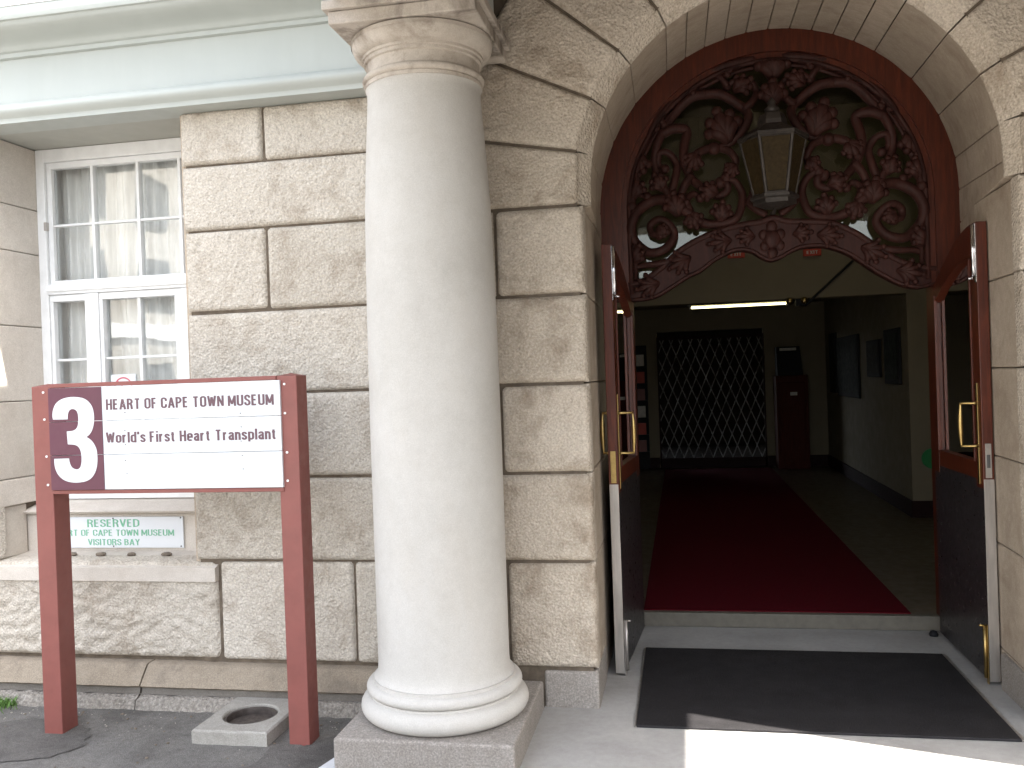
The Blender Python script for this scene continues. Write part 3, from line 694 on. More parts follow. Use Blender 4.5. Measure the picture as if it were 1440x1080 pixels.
# condensed grotesque letters as strokes: cap height 1, stroke centre lines; 'o' = arc points
def _arc(cx, cy, rx, ry, a0, a1, n=14): return [(cx+rx*math.cos(R_(a0+(a1-a0)*i/n)), cy+ry*math.sin(R_(a0+(a1-a0)*i/n))) for i in range(n+1)]
def _stad(w, h, z0=0.0):   # closed stadium outline used by O and round bowls
    r = w/2; k = h-2*r
    return _arc(r, z0+h-r, r, r, 180, 0, 12)+_arc(r, z0+r, r, r, 0, -180, 12)+[(0, z0+h-r)]
SW = 0.175
def glyphs():
    c = 0.5*SW; G = {}
    w = 0.36
    G['H'] = (w, [[(0, -c), (0, 1+c)], [(w, -c), (w, 1+c)], [(0, .52), (w, .52)]])
    G['E'] = (.30, [[(.30, 1), (0, 1), (0, 0), (.30, 0)], [(0, .52), (.27, .52)]])
    G['F'] = (.29, [[(.29, 1), (0, 1), (0, -c)], [(0, .50), (.26, .50)]])
    G['A'] = (.42, [[(0, -c), (.21, 1+c*.6), (.42, -c)], [(.08, .26), (.34, .26)]])
    R1 = [(0, 1)]+[(.14, 1)]+_arc(.14, .76, .20, .24, 90, -90, 10)+[(.0, .52)]
    G['R'] = (.36, [[(0, -c), (0, 1+c)], R1, [(.17, .52), (.27, .42), (.31, .25), (.34, -c)]])
    G['P'] = (.35, [[(0, -c), (0, 1+c)], [(0, 1), (.13, 1)]+_arc(.13, .73, .21, .27, 90, -90, 10)+[(0, .46)]])
    G['B'] = (.36, [[(0, -c), (0, 1+c)], [(0, 1), (.13, 1)]+_arc(.13, .77, .19, .23, 90, -90, 10)+[(0, .54)], [(0, .54), (.14, .54)]+_arc(.14, .27, .21, .27, 90, -90, 10)+[(0, 0)]])
    G['D'] = (.37, [[(0, -c), (0, 1+c)], [(0, 1), (.12, 1)]+_arc(.12, .75, .25, .25, 90, 0, 8)+_arc(.12, .25, .25, .25, 0, -90, 8)+[(0, 0)]])
    G['T'] = (.40, [[(0, 1), (.40, 1)], [(.20, 1), (.20, -c)]])
    G['O'] = (.36, [_stad(.36, 1.0)])
    G['C'] = (.35, [[(.355, .68)]+_arc(.18, .82, .175, .18, 0, 180, 12)+_arc(.18, .18, .175, .18, 180, 360, 12)+[(.355, .34)]])
    G['W'] = (.58, [[(0, 1+c), (.14, -c*.4), (.29, .95), (.44, -c*.4), (.58, 1+c)]])
    G['N'] = (.38, [[(0, -c), (0, 1+c*.5), (.38, -c*.5), (.38, 1+c)]])
    G['M'] = (.50, [[(0, -c), (0, 1+c*.4), (.25, .12), (.50, 1+c*.4), (.50, -c)]])
    G['U'] = (.36, [[(0, 1+c), (0, .18)]+_arc(.18, .18, .18, .18, 180, 360, 12)+[(.36, 1+c)]])
    G['S'] = (.34, [[(.33, .74)]+_arc(.17, .80, .16, .20, 0, 180, 10)+[(.02, .68), (.10, .56), (.25, .46), (.33, .34), (.34, .22)]+_arc(.17, .20, .17, .20, 0, -180, 10)+[(0, .28)]])
    G['V'] = (.40, [[(0, 1+c), (.20, -c*.5), (.40, 1+c)]])
    G['I'] = (.0, [[(0, -c), (0, 1+c)]])
    G['Y'] = (.40, [[(0, 1+c), (.20, .45), (.40, 1+c)], [(.20, .48), (.20, -c)]])
    G['X'] = (.38, [[(0, -c), (.38, 1+c)], [(0, 1+c), (.38, -c)]])
    x = .70
    G['o'] = (.31, [_stad(.31, x)])
    G['r'] = (.20, [[(0, -c), (0, x+c)], [(0, .45), (.05, .62), (.13, x), (.21, x)]])
    G['l'] = (.0, [[(0, -c), (0, 1+c)]])
    G['d'] = (.31, [_stad(.31, x), [(.31, -c), (.31, 1+c)]])
    G["'"] = (.0, [[(0, .78), (0, 1+c)]])
    G['s'] = (.27, [[(.265, .52)]+_arc(.135, .56, .13, .14, 0, 180, 8)+[(.03, .46), (.13, .37), (.24, .28), (.27, .18)]+_arc(.135, .14, .135, .14, 0, -180, 8)+[(0, .19)]])
    G['i'] = (.0, [[(0, -c), (0, x+c)], [(0, .93), (0, 1+c)]])
    G['t'] = (.22, [[(.07, .95), (.07, .12), (.12, 0), (.22, 0)], [(-.05, x), (.20, x)]])
    G['e'] = (.30, [[(0, .36), (.30, .36), (.30, .55)]+_arc(.15, .55, .15, .15, 0, 180, 10)+[(0, .16)]+_arc(.15, .155, .15, .155, 180, 330, 8)])
    G['a'] = (.28, [[(.02, .54)]+_arc(.145, .57, .125, .13, 170, 0, 8)+[(.28, -c)], [(.28, .41), (.14, .39), (.02, .30), (0, .17), (.05, .03), (.14, 0), (.28, .14)]])
    G['n'] = (.28, [[(0, -c), (0, x+c)], [(0, .50), (.06, .65), (.15, x), (.24, .66), (.28, .54), (.28, -c)]])
    G['p'] = (.31, [[(0, -.28), (0, x+c)], _stad(.31, x)])
    return G
GLY = glyphs()
def ribbon(bm, pts, hw, y, y1):
    P = [Vector((p[0], p[1])) for p in pts]; Q = [P[0]]
    for p in P[1:]:
        if (p-Q[-1]).length > 1e-4: Q.append(p)
    n = len(Q); closed = (Q[0]-Q[-1]).length < 1e-3
    if closed: Q = Q[:-1]; n -= 1
    L_, R2 = [], []
    for i in range(n):
        a = Q[i-1] if (i > 0 or closed) else None; b = Q[(i+1) % n] if (i < n-1 or closed) else None
        d1 = (Q[i]-a).normalized() if a is not None else None; d2 = (b-Q[i]).normalized() if b is not None else None
        if d1 is None: d1 = d2
        if d2 is None: d2 = d1
        n1 = Vector((-d1.y, d1.x)); n2 = Vector((-d2.y, d2.x)); m = n1+n2
        if m.length < 1e-3: m = n1
        m.normalize(); k = min(2.2, 1/max(0.3, m.dot(n1)))
        L_.append(Q[i]+m*hw*k); R2.append(Q[i]-m*hw*k)
    return L_, R2, closed
def text_line(name, body, x0, x1, *a, sw=SW, **k):
    k['sw'] = sw; space = 0.075; pos = []; x = 0.0; st = None; wd = ''
    for ch in body+' ':
        if ch == ' ':
            pos.append((wd, st, x-space)); x += 0.26; wd = ''; st = None; continue
        if st is None: st = x
        wd += ch; x += GLY[ch][0]+sw+space
    tot = pos[-1][2]; sx = (x1-x0)/tot
    return [text_mesh(name, w, x0+p*sx, x0+q*sx, *a, **k) for w, p, q in pos]
def text_mesh(name, body, x0, x1, zbase, cap, Y, mat, parent, sw=SW, thick=0.0012, space=0.075):
    strokes = []; x = 0.0
    for ch in body:
        if ch == ' ': x += 0.22; continue
        w, ss = GLY[ch]
        for st_ in ss:
            cur_ = [st_[0]]
            for i in range(1, len(st_)):
                cur_.append(st_[i])
                if i < len(st_)-1:
                    d1 = Vector(st_[i])-Vector(st_[i-1]); d2 = Vector(st_[i+1])-Vector(st_[i])
                    if d1.length > 1e-4 and d2.length > 1e-4 and d1.angle(d2) > R_(100): strokes.append([(px+x, pz) for px, pz in cur_]); cur_ = [st_[i]]
            strokes.append([(px+x, pz) for px, pz in cur_])
        x += w+sw+space
    total = x-sw-space
    c = sw/2; sx = (x1-x0)/(total+sw); sz = cap/(1+sw)
    bm = bmesh.new()
    for k, st_ in enumerate(strokes):
        L_, R2, closed = ribbon(bm, st_, c, 0, 0)
        yy = Y-0.00004*(k % 7)
        T = lambda v, y: bm.verts.new((x0+(v.x+c)*sx, y, zbase+(v.y+c)*sz))
        fl = [T(v, yy-thick) for v in L_]; fr_ = [T(v, yy-thick) for v in R2]; bl = [T(v, yy) for v in L_]; br = [T(v, yy) for v in R2]
        n = len(fl)
        for i in range(n if closed else n-1):
            j = (i+1) % n
            bm.faces.new((fl[i], fl[j], fr_[j], fr_[i])); bm.faces.new((fl[i], bl[i], bl[j], fl[j])); bm.faces.new((fr_[i], fr_[j], br[j], br[i]))
    return mesh(name, bm, M[mat], parent)
ty = SY-0.0122
a = sp(149, 577, .014); b = sp(385, 568, .014)
text_line('lettering', 'HEART OF CAPE TOWN MUSEUM', a.x, b.x, (a.z+b.z)/2-0.001, sp(149, 562, .014).z-a.z, ty, 'lettering', sg)
a = sp(149, 623, .014); b = sp(389, 617, .014)
text_line('lettering', "World's First Heart Transplant", a.x, b.x, (a.z+b.z)/2-0.001, sp(149, 608, .014).z-a.z, ty, 'lettering', sg)
for (px, py) in ((61, 552), (63, 590), (66, 642), (68, 682), (401, 581), (404, 636), (405, 676), (400, 540)):
    p = sp(px, py); bm = bmesh.new(); cyl(bm, (p.x, SY-0.004, p.z), (p.x, SY+0.002, p.z), 0.0055, 10); mesh('screw', bm, M['screw'], sg)
for (px, py) in ((178, 567), (178, 580), (178, 605), (179, 625), (179, 647), (181, 665), (340, 581), (341, 600), (341, 620), (343, 640), (344, 659)):
    p = sp(px, py); bm = bmesh.new(); cyl(bm, (p.x, SY-0.0185, p.z), (p.x, SY-0.01, p.z), 0.0028, 8); mesh('screw', bm, M['gate_metal'], sg)

# reserved-bay plaque on the apron stone
PYP = 4.495
pq = thing('reserved_plaque', 'white plaque with green lettering reserving the museum visitors bay', 'sign', (-3.1, PYP, 0.72))
pa = PY(258, 727, PYP); pb = PY(260, 770, PYP); px0 = PY(72, 740, PYP).x
boxo('panel', (px0, (pa.x+pb.x)/2, PYP-0.008, PYP, pb.z, pa.z+0.004), M['sign_white'], pq, bev=0.001, seg=1)
def pt(px, py): return PY(px, py, PYP-0.008)
for body, xa, xb, yb, ytop in (('RESERVED', 123, 196, 741, 730.5), ('HEART OF CAPE TOWN MUSEUM', 75, 245, 753.5, 745), ('VISITORS BAY', 124, 197, 766.5, 758)):
    a = pt(xa, yb); b = pt(xb, yb); text_line('lettering', body, a.x, b.x, a.z, pt(xa, ytop).z-a.z, PYP-0.0082, 'green_ink', pq, sw=0.125)
for (px, py) in ((254, 728), (255, 768), (159, 729), (160, 768)):
    p = pt(px, py); bm = bmesh.new(); cyl(bm, (p.x, PYP-0.011, p.z), (p.x, PYP-0.006, p.z), 0.004, 8); mesh('screw', bm, M['dark_screw'], pq)
# no-entry style notice stuck inside the lower pane
ny = WY+0.020
nt_ = thing('window_notice', 'white notice with a red prohibition ring on the lower window pane', 'notice', (PY(174, 535, ny).x, ny, PY(174, 540, ny).z))
na, nb = PY(156, 527, ny), PY(191, 524, ny)
boxo('panel', (na.x, nb.x, ny-0.003, ny, na.z-0.16, na.z), M['sign_white'], nt_, bev=0.0012, seg=1)
nc = Vector(((na.x+nb.x)/2, ny-0.0045, na.z-0.075)); bm = bmesh.new()
tube(bm, [nc+Vector((0.055*math.cos(R_(k)), 0, 0.055*math.sin(R_(k)))) for k in range(0, 360, 15)], 0.004, 6, closed=True, flat=0.3)
tube(bm, [nc+Vector((-0.038, 0, 0.038)), nc+Vector((0.038, 0, -0.038))], 0.004, 6, flat=0.3); mesh('prohibition_ring', bm, M['pink_ink'], nt_)

# ------------------------------------------------------------------ fanlight (carved tympanum) and door frame
FY = 5.60
FCX, FCZ, FR = CXF+0.06, CZF+0.11, 1.046
fan = thing('carved_fanlight', 'dark carved timber fanlight with scrolls above the entrance doors', 'fanlight', (FCX, FY, 2.1))
def ring_pts(r, n=48, zlow=None):
    pts = [(FCX+r*math.cos(R_(180-180*i/n)), FCZ+r*math.sin(R_(180*i/n))) for i in range(n+1)]
    return pts
def arch_band(name, r0_, r1_, y0, y1, zb, mat, par):
    outer = [(FCX-r1_, zb)] + ring_pts(r1_) + [(FCX+r1_, zb)]; inner = [(FCX-r0_, zb)] + ring_pts(r0_) + [(FCX+r0_, zb)]
    bm = bmesh.new(); n = len(outer)
    A = [[bm.verts.new((x, y, z)) for x, z in ring] for ring, y in ((outer, y0), (inner, y0), (outer, y1), (inner, y1))]
    for i in range(n-1):
        bm.faces.new((A[0][i], A[0][i+1], A[1][i+1], A[1][i])); bm.faces.new((A[1][i], A[1][i+1], A[3][i+1], A[3][i]))
        bm.faces.new((A[2][i], A[3][i], A[3][i+1], A[2][i+1])); bm.faces.new((A[0][i], A[2][i], A[2][i+1], A[0][i+1]))
    for i in (0, n-1): bm.faces.new((A[0][i], A[1][i], A[3][i], A[2][i]))
    return smooth_angle(mesh(name, bm, M[mat], par), 30)
arch_band('frame', 0.915, FR+0.03, FY, FY+0.16, 0.0, 'mahogany', fan)
arch_band('moulding', 0.885, 0.917, FY+0.022, FY+0.14, 0.0, 'mahogany', fan)
def half_path(r, y, zb=2.12):
    return [(FCX-r, y, zb)] + [(x, y, z) for x, z in ring_pts(r, 40)] + [(FCX+r, y, zb)]
for r, y, t in ((0.872, FY+0.03, 0.016), (0.842, FY+0.045, 0.013)):
    bm = bmesh.new(); tube(bm, half_path(r, y, 2.10), t, 8); mesh('moulding', bm, M['carved'], fan, True)
def fp(px, py, y=FY+0.055):
    return PY(px, py, y)
# arched transom rail
UP_ = [(884,398),(905,392),(930,374),(960,347),(1000,326),(1040,314),(1070,309),(1088,303),(1106,308),(1136,309),(1170,311),(1205,326),(1240,350),(1270,366),(1298,373),(1318,375)]
LO_ = [(1318,399),(1295,406),(1268,402),(1240,388),(1222,377),(1192,358),(1160,348),(1130,349),(1112,356),(1098,364),(1084,368),(1070,363),(1056,355),(1034,354),(1008,366),(985,383),(968,391),(948,404),(920,420),(884,425)]
pl = [fp(*q) for q in UP_]; ql = [fp(*q) for q in LO_]
bm = bmesh.new(); prism(bm, [(p.x, p.z) for p in spline(pl, 4)] + [(p.x, p.z) for p in spline(ql, 4)], FY+0.03, FY+0.12)
bmesh.ops.bevel(bm, geom=[e for e in bm.edges if e.calc_length() > 0 and len(e.link_faces) == 2 and e.calc_face_angle(0) > 1.2 and abs(e.verts[0].co.y-FY-0.03) < 1e-4 and abs(e.verts[1].co.y-FY-0.03) < 1e-4], offset=0.006, segments=2, affect='EDGES')
tr = mesh('transom', bm, M['carved'], fan)
bm = bmesh.new(); tube(bm, spline([fp(x, y+3, FY+0.035) for x, y in UP_], 5), 0.020, 8); mesh('transom_moulding', bm, M['carved'], fan, True)
bm = bmesh.new(); tube(bm, spline([fp(x, y-3, FY+0.032) for x, y in LO_], 5), 0.012, 8); mesh('transom_moulding', bm, M['carved'], fan, True)

def leaf(c, ang, L, W, y, lobes=5, name='acanthus_leaf'):
    """fan of tapering curled lobes from one root, carved in relief"""
    bm = bmesh.new(); root = Vector((c.x, y, c.z))
    for k in range(lobes):
        f = (k-(lobes-1)/2)/max(1, (lobes-1)/2); a = ang+f*0.42; l = L*1.12*(1-0.34*abs(f))
        pts = []; rr = []
        for s in range(8):
            t = s/7; aa = a+f*0.40*t*t
            pts.append(root+Vector((math.cos(aa)*l*t, -0.034*math.sin(math.pi*t*0.8)-0.006*(1-abs(f)), math.sin(aa)*l*t)))
            rr.append(W*1.35*(0.16+0.20*math.sin(math.pi*(0.15+0.62*t)))*(0.55 if s == 7 else 1.0))
        tube(bm, pts, rr, 8, flat=0.85)
        bmesh.ops.create_uvsphere(bm, u_segments=8, v_segments=6, radius=rr[-2]*0.95, matrix=Matrix.Translation(pts[-1]+Vector((0, -0.006, 0))))
    for v in bm.verts:      # keep the carving inside the frame
        q = Vector((v.co.x-FCX, max(0.0, v.co.z-FCZ)))
        if q.length > 0.855: q *= (0.855-0.03*(q.length-0.855))/q.length; v.co.x = FCX+q.x; v.co.z = FCZ+q.y if v.co.z > FCZ else v.co.z
    return mesh(name, bm, M['carved'], fan, True)
def mir(p): return Vector((2*FCX-p.x, p.y, p.z))
def scroll(pts, r0_, r1_, y=FY+0.05, both=True, eye=True, flat=1.1, name='scroll'):
    P3 = [fp(x, yy, y) for x, yy in pts]
    for s in ((0, 1) if both else (0,)):
        Q = spline([mir(p) if s else p for p in P3], 6); n = len(Q)
        for i, q in enumerate(Q): q.y = y-0.012*math.sin(i*0.35)
        rad = [r0_+(r1_-r0_)*i/(n-1) for i in range(n)]
        bm = bmesh.new(); tube(bm, Q, rad, 9, flat=flat)
        if eye: bmesh.ops.create_uvsphere(bm, u_segments=10, v_segments=6, radius=r1_*1.7, matrix=Matrix.Translation(Q[-1]))
        mesh(name, bm, M['carved'], fan, True)
SC = [
 ([(1225,272),(1236,263),(1260,257),(1287,270),(1299,294),(1294,315),(1272,334),(1247,331),(1233,313),(1239,297),(1254,287),(1268,293),(1267,306),(1256,309)], 0.021, 0.012),
 ([(1240,162),(1222,158),(1204,163),(1209,184),(1211,206),(1203,230),(1193,243),(1178,257),(1163,264),(1150,259),(1150,249),(1159,246)], 0.018, 0.013),
 ([(1200,212),(1188,199),(1165,194),(1145,202),(1135,217),(1138,232),(1148,236)], 0.017, 0.011),
 ([(1172,116),(1150,121),(1127,137),(1112,156),(1122,178),(1143,192),(1165,196)], 0.018, 0.014),
 ([(1172,116),(1195,118),(1218,133),(1236,155),(1250,178),(1256,203),(1249,228),(1236,258)], 0.018, 0.013),
 ([(1225,272),(1207,285),(1188,300),(1163,305),(1138,299),(1128,270),(1136,249),(1150,241)], 0.019, 0.012),
 ([(1206,284),(1211,266),(1200,256),(1190,264)], 0.016, 0.010),
 ([(1236,258),(1226,232),(1222,210),(1232,193),(1246,190),(1250,204),(1240,214)], 0.015, 0.010),
 ([(1100,80),(1140,82),(1180,92),(1220,116),(1254,150),(1278,192),(1290,236),(1296,262)], 0.016, 0.012),
 ([(1116,146),(1106,140),(1098,126),(1106,110),(1124,104),(1140,110)], 0.014, 0.010),
 ([(1140,110),(1150,96),(1170,92),(1184,100)], 0.012, 0.009),
 ([(1296,345),(1284,338),(1288,325),(1300,330)], 0.013, 0.009),
 ([(1240,350),(1262,352),(1290,352),(1305,362)], 0.014, 0.009),
 ([(1270,206),(1284,222),(1282,244),(1270,250)], 0.011, 0.009),
 ([(1098,300),(1110,292),(1120,280),(1112,268)], 0.014, 0.010),
 ([(1202,230),(1214,246),(1225,272)], 0.015, 0.014),
]
for pts, a, b in SC: scroll(pts, a*1.8, b*1.75)
for (x, yy, ang, L, W) in ((1143,190,70,0.17,0.085), (1165,262,20,0.09,0.05), (1258,302,200,0.06,0.05), (1180,92,-20,0.14,0.06), (1240,128,-50,0.13,0.06), (1277,185,-75,0.13,0.06),
                           (1225,285,80,0.12,0.06), (1302,345,120,0.10,0.05), (1163,302,100,0.10,0.05), (1190,200,-60,0.10,0.05), (1130,120,150,0.10,0.05), (1245,245,60,0.09,0.05), (1120,84,10,0.13,0.06),
                           (1206,284,-110,0.09,0.05), (1290,250,100,0.10,0.05), (1135,225,-50,0.07,0.045)):
    p = fp(x, yy); leaf(p, R_(ang), L, W, FY+0.045); leaf(mir(p), math.pi-R_(ang), L, W, FY+0.045)
leaf(fp(1086, 112), R_(90), 0.15, 0.08, FY+0.04, 7, 'palmette'); leaf(fp(1086, 150), R_(90), 0.12, 0.07, FY+0.03, 5, 'palmette')
# relief on the transom rail and its central cartouche
for (x, yy, ang, L, W) in ((1150,330,-8,0.12,0.038), (1212,347,-28,0.13,0.040), (1262,380,-14,0.13,0.040), (1116,329,2,0.09,0.036)):
    p = fp(x, yy, FY+0.03); leaf(p, R_(ang), L, W, FY+0.042, 5, 'relief_leaf'); leaf(mir(p), math.pi-R_(ang), L, W, FY+0.042, 5, 'relief_leaf')
cc = fp(1086, 336, FY+0.02)
bm = bmesh.new()
for dx, dz, r in ((0, 0, 0.055), (0.05, 0.03, 0.03), (-0.05, 0.03, 0.03), (0.045, -0.04, 0.03), (-0.045, -0.04, 0.03), (0, 0.075, 0.035), (0, -0.085, 0.032)):
    bmesh.ops.create_uvsphere(bm, u_segments=12, v_segments=8, radius=r, matrix=Matrix.Translation((cc.x+dx, cc.y+0.012, cc.z+dz)) @ Matrix.Diagonal((1, 0.6, 1.1, 1)))
mesh('cartouche', bm, M['carved'], fan, True)
bm = bmesh.new(); pts = [(FCX-0.90, 2.06)] + ring_pts(0.90, 40) + [(FCX+0.90, 2.06)]
gp = [(x, z) for x, z in ring_pts(0.90, 40)] + [(p.x, p.z) for p in spline([fp(x, y+6, FY+0.13) for x, y in reversed(UP_)], 2)]
prism(bm, gp, FY+0.128, FY+0.132); mesh('glass', bm, M['fan_glass'], fan)

# lantern hung in front of the fanlight
LYc = FY-0.14
lc = PY(1088, 235, LYc)
lan = thing('lantern', 'six sided metal lantern with amber glass hung before the fanlight', 'lantern', (lc.x, LYc, lc.z-0.20))
def hexr(r, z): return [Vector((lc.x+r*math.cos(R_(60*k)), LYc+r*math.sin(R_(60*k)), z)) for k in range(6)]
zt_, zb_ = PY(1088, 197, LYc).z, PY(1088, 275, LYc).z
T_, B_ = hexr(0.185, zt_), hexr(0.115, zb_)
for k in range(6):
    bm = bmesh.new(); a, b, c_, d_ = T_[k], T_[(k+1) % 6], B_[(k+1) % 6], B_[k]
    bm.faces.new([bm.verts.new(q) for q in (a, b, c_, d_)]); o = mesh('pane', bm, M['amber'], lan)
    so = o.modifiers.new('t', 'SOLIDIFY'); so.thickness = 0.004
    bm = bmesh.new(); tube(bm, [a, d_], 0.011, 6); mesh('corner_bar', bm, M['iron'], lan)
bm = bmesh.new(); tube(bm, T_, 0.014, 6, closed=True); tube(bm, B_, 0.014, 6, closed=True); mesh('frame', bm, M['iron'], lan)
def hexloft(name, levels):
    bm = bmesh.new(); rr = [[bm.verts.new(q) for q in hexr(r, z)] for r, z in levels]
    for A, B in zip(rr[:-1], rr[1:]):
        for k in range(6): bm.faces.new((A[k], A[(k+1) % 6], B[(k+1) % 6], B[k]))
    bm.faces.new(rr[0][::-1]); bm.faces.new(rr[-1]); mesh(name, bm, M['iron'], lan)
hexloft('roof', [(0.205, zt_), (0.205, zt_+0.018), (0.15, zt_+0.05), (0.085, zt_+0.085), (0.085, zt_+0.11), (0.07, zt_+0.15)])
hexloft('base', [(0.055, zb_-0.075), (0.125, zb_-0.055), (0.125, zb_-0.03), (0.14, zb_-0.022), (0.14, zb_-0.006), (0.118, zb_)])
bm = bmesh.new(); lathe(bm, [(0.02, zt_+0.15), (0.04, zt_+0.165), (0.045, zt_+0.185), (0.02, zt_+0.205), (0.028, zt_+0.22), (0.004, zt_+0.25)], lc.x, LYc, 14); mesh('finial', bm, M['iron'], lan, True)
bm = bmesh.new(); tube(bm, [Vector((lc.x, LYc, zt_+0.19)), Vector((lc.x, LYc+0.08, zt_+0.23)), Vector((lc.x, FY+0.05, zt_+0.2))], 0.012, 8); mesh('bracket', bm, M['iron'], lan)
bm = bmesh.new(); tube(bm, [Vector((lc.x, LYc, zb_-0.06)), Vector((lc.x, LYc+0.06, zb_-0.09)), Vector((lc.x, FY+0.05, zb_-0.07))], 0.012, 8); mesh('bracket', bm, M['iron'], lan)

# ------------------------------------------------------------------ door leaves (open outwards)
def door_leaf(hinge, lock, side, label, lockplate):
    """local frame: s along leaf from hinge (0) to lock (W); n = outward normal away from passage"""
    h = Vector((hinge[0], hinge[1], 0)); l = Vector((lock[0], lock[1], 0)); W = (l-h).length; e = (l-h).normalized()
    nrm = Vector((-1, 0, 0)) if side < 0 else Vector((1, 0, 0)); nrm = (nrm-e*nrm.dot(e)).normalized()
    th = 0.052
    t = thing('entrance_door', label, 'door', (h.x, h.y, 0.012), 'open entrance doors')
    def W3(s, q, z): return h+e*s+nrm*q+Vector((0, 0, z))
    def pbox(name, s0, s1, q0, q1, z0, z1, mat, bev=0.002, top=None, par=None):
        bm = bmesh.new(); box(bm, s0, s1, q0, q1, z0, z1, bev)
        for v in bm.verts: v.co = W3(v.co.x, v.co.y, v.co.z)
        return mesh(name, bm, M[mat], par or t)
    def topz(s):   # leaf head follows the arched transom
        return 2.045+0.25*math.sin(math.pi/2*min(1, max(0, (s-0.10)/(W-0.12))))
    kz = 1.03
    pbox('lock_stile', W-0.105, W, 0, th, kz-0.06, topz(W)-0.002, 'mahogany', 0.004)
    pbox('hinge_stile', 0, 0.105, 0, th, kz-0.06, topz(0), 'mahogany', 0.004)
    bm = bmesh.new(); n = 16; rows = []
    for i in range(n+1):
        s = 0.1055+(W-0.211)*i/n; zt = topz(s); zb = min(zt-0.10, 1.96+0.17*math.sin(math.pi/2*i/n)); rows.append([bm.verts.new(W3(s, q, z)) for q, z in ((0.001, zb), (0.001, zt), (th-0.001, zt), (th-0.001, zb))])
    for i in range(n):
        for k in range(4): bm.faces.new((rows[i][k], rows[i][(k+1) % 4], rows[i+1][(k+1) % 4], rows[i+1][k]))
    bm.faces.new(rows[0]); bm.faces.new(rows[-1][::-1]); mesh('top_rail', bm, M['mahogany'], t)
    pbox('middle_rail', 0.1055, W-0.1055, 0.001, th-0.001, kz-0.02, kz+0.07, 'mahogany', 0.004)
    pbox('lower_panel', 0.0, W-0.002, 0.006, th-0.006, 0.014, kz-0.061, 'mahogany', 0.002)
    pbox('kick_plate', 0.004, W-0.004, 0.0025, 0.0055, 0.018, kz-0.004, 'black_metal', 0.0005)
    pbox('edge_strip', W-0.001, W+0.003, 0.002, th-0.002, 0.014, kz-0.012, 'steel', 0.0008)
    bm = bmesh.new(); n = 12; a_ = []; b_ = []
    for i in range(n+1):
        s = 0.10+(W-0.20)*i/n; zt = min(topz(s)-0.07, 1.99+0.17*math.sin(math.pi/2*i/n)); a_.append(bm.verts.new(W3(s, 0.024, kz+0.06))); b_.append(bm.verts.new(W3(s, 0.024, zt)))
    for i in range(n): bm.faces.new((a_[i], a_[i+1], b_[i+1], b_[i]))
    mesh('glass', bm, M['door_glass'], t)
    for s in (0.105, W-0.105-0.016): pbox('bead', s, s+0.016, -0.006, 0.012, kz+0.07, 1.99 if s < 0.2 else 2.12, 'mahogany', 0.003)
    # pull handles on both faces
    sh_ = W-0.055
    for q0, sg_ in ((0.0, -1), (th, 1)):
        za, zb = 1.18, 1.395
        pl_ = pbox('handle_plate', sh_-0.012, sh_+0.012, min(q0, q0+sg_*0.004), max(q0, q0+sg_*0.004), za-0.19, zb+0.10, 'brass', 0.001)
        if sg_ > 0: ext_ = 0.030
        else: ext_ = 0.078
        bm = bmesh.new()
        for z in (za, zb):
            tube(bm, [W3(sh_, q0+sg_*0.003, z), W3(sh_, q0+sg_*0.018, z), W3(sh_, q0+sg_*ext_, z)], [0.014, 0.007, 0.006], 10)
        zs_ = np.linspace(za-0.006, zb+0.006, 13)
        tube(bm, [W3(sh_, q0+sg_*(ext_+0.004*math.sin(math.pi*k/12)), float(z)) for k, z in enumerate(zs_)], [0.005+0.008*math.sin(math.pi*k/12) for k in range(13)], 10, ref=e)
        mesh('pull_handle', bm, M['brass'], t, True)
    pbox('lock_plate', W-0.002, W+0.0035, 0.012, th-0.012, kz-0.005, kz+0.165, lockplate, 0.0008)
    pbox('keeper', W-0.001, W+0.0050, 0.018, th-0.018, kz+0.045, kz+0.11, 'dark_screw' if lockplate == 'steel' else 'brass', 0.0008)
    # bolts: chrome at the head, brass at the foot
    for z0, z1, mt in ((topz(W)-0.27, topz(W)-0.015, 'chrome'), (0.03, 0.29, 'brass' if side > 0 else 'steel')):
        bm = bmesh.new(); tube(bm, [W3(W-0.018, -0.010, z0), W3(W-0.018, -0.010, z1)], 0.009, 10); bl = mesh('bolt', bm, M[mt], t, True)
        zk = z0-0.01 if mt == 'chrome' else z1
        bm = bmesh.new(); tube(bm, [W3(W-0.018, -0.012, zk), W3(W-0.018, -0.035, zk)], 0.006, 8); box(bm, 0, 0.001, 0, 0.001, 0, 0.001); mesh('bolt_knob', bm, M[mt], t, True)
        pbox('bolt_plate', W-0.034, W-0.002, -0.003, 0.0, z0-0.03, z1+0.005, mt, 0.0008)
    return t
door_leaf((-0.268, 5.60), (-0.338, 4.725), -1, 'open mahogany and glass entrance door leaf by the column side pier', 'brass')
door_leaf((1.452, 5.60), (1.455, 4.745), 1, 'open mahogany and glass entrance door leaf on the far side of the doormat', 'steel')

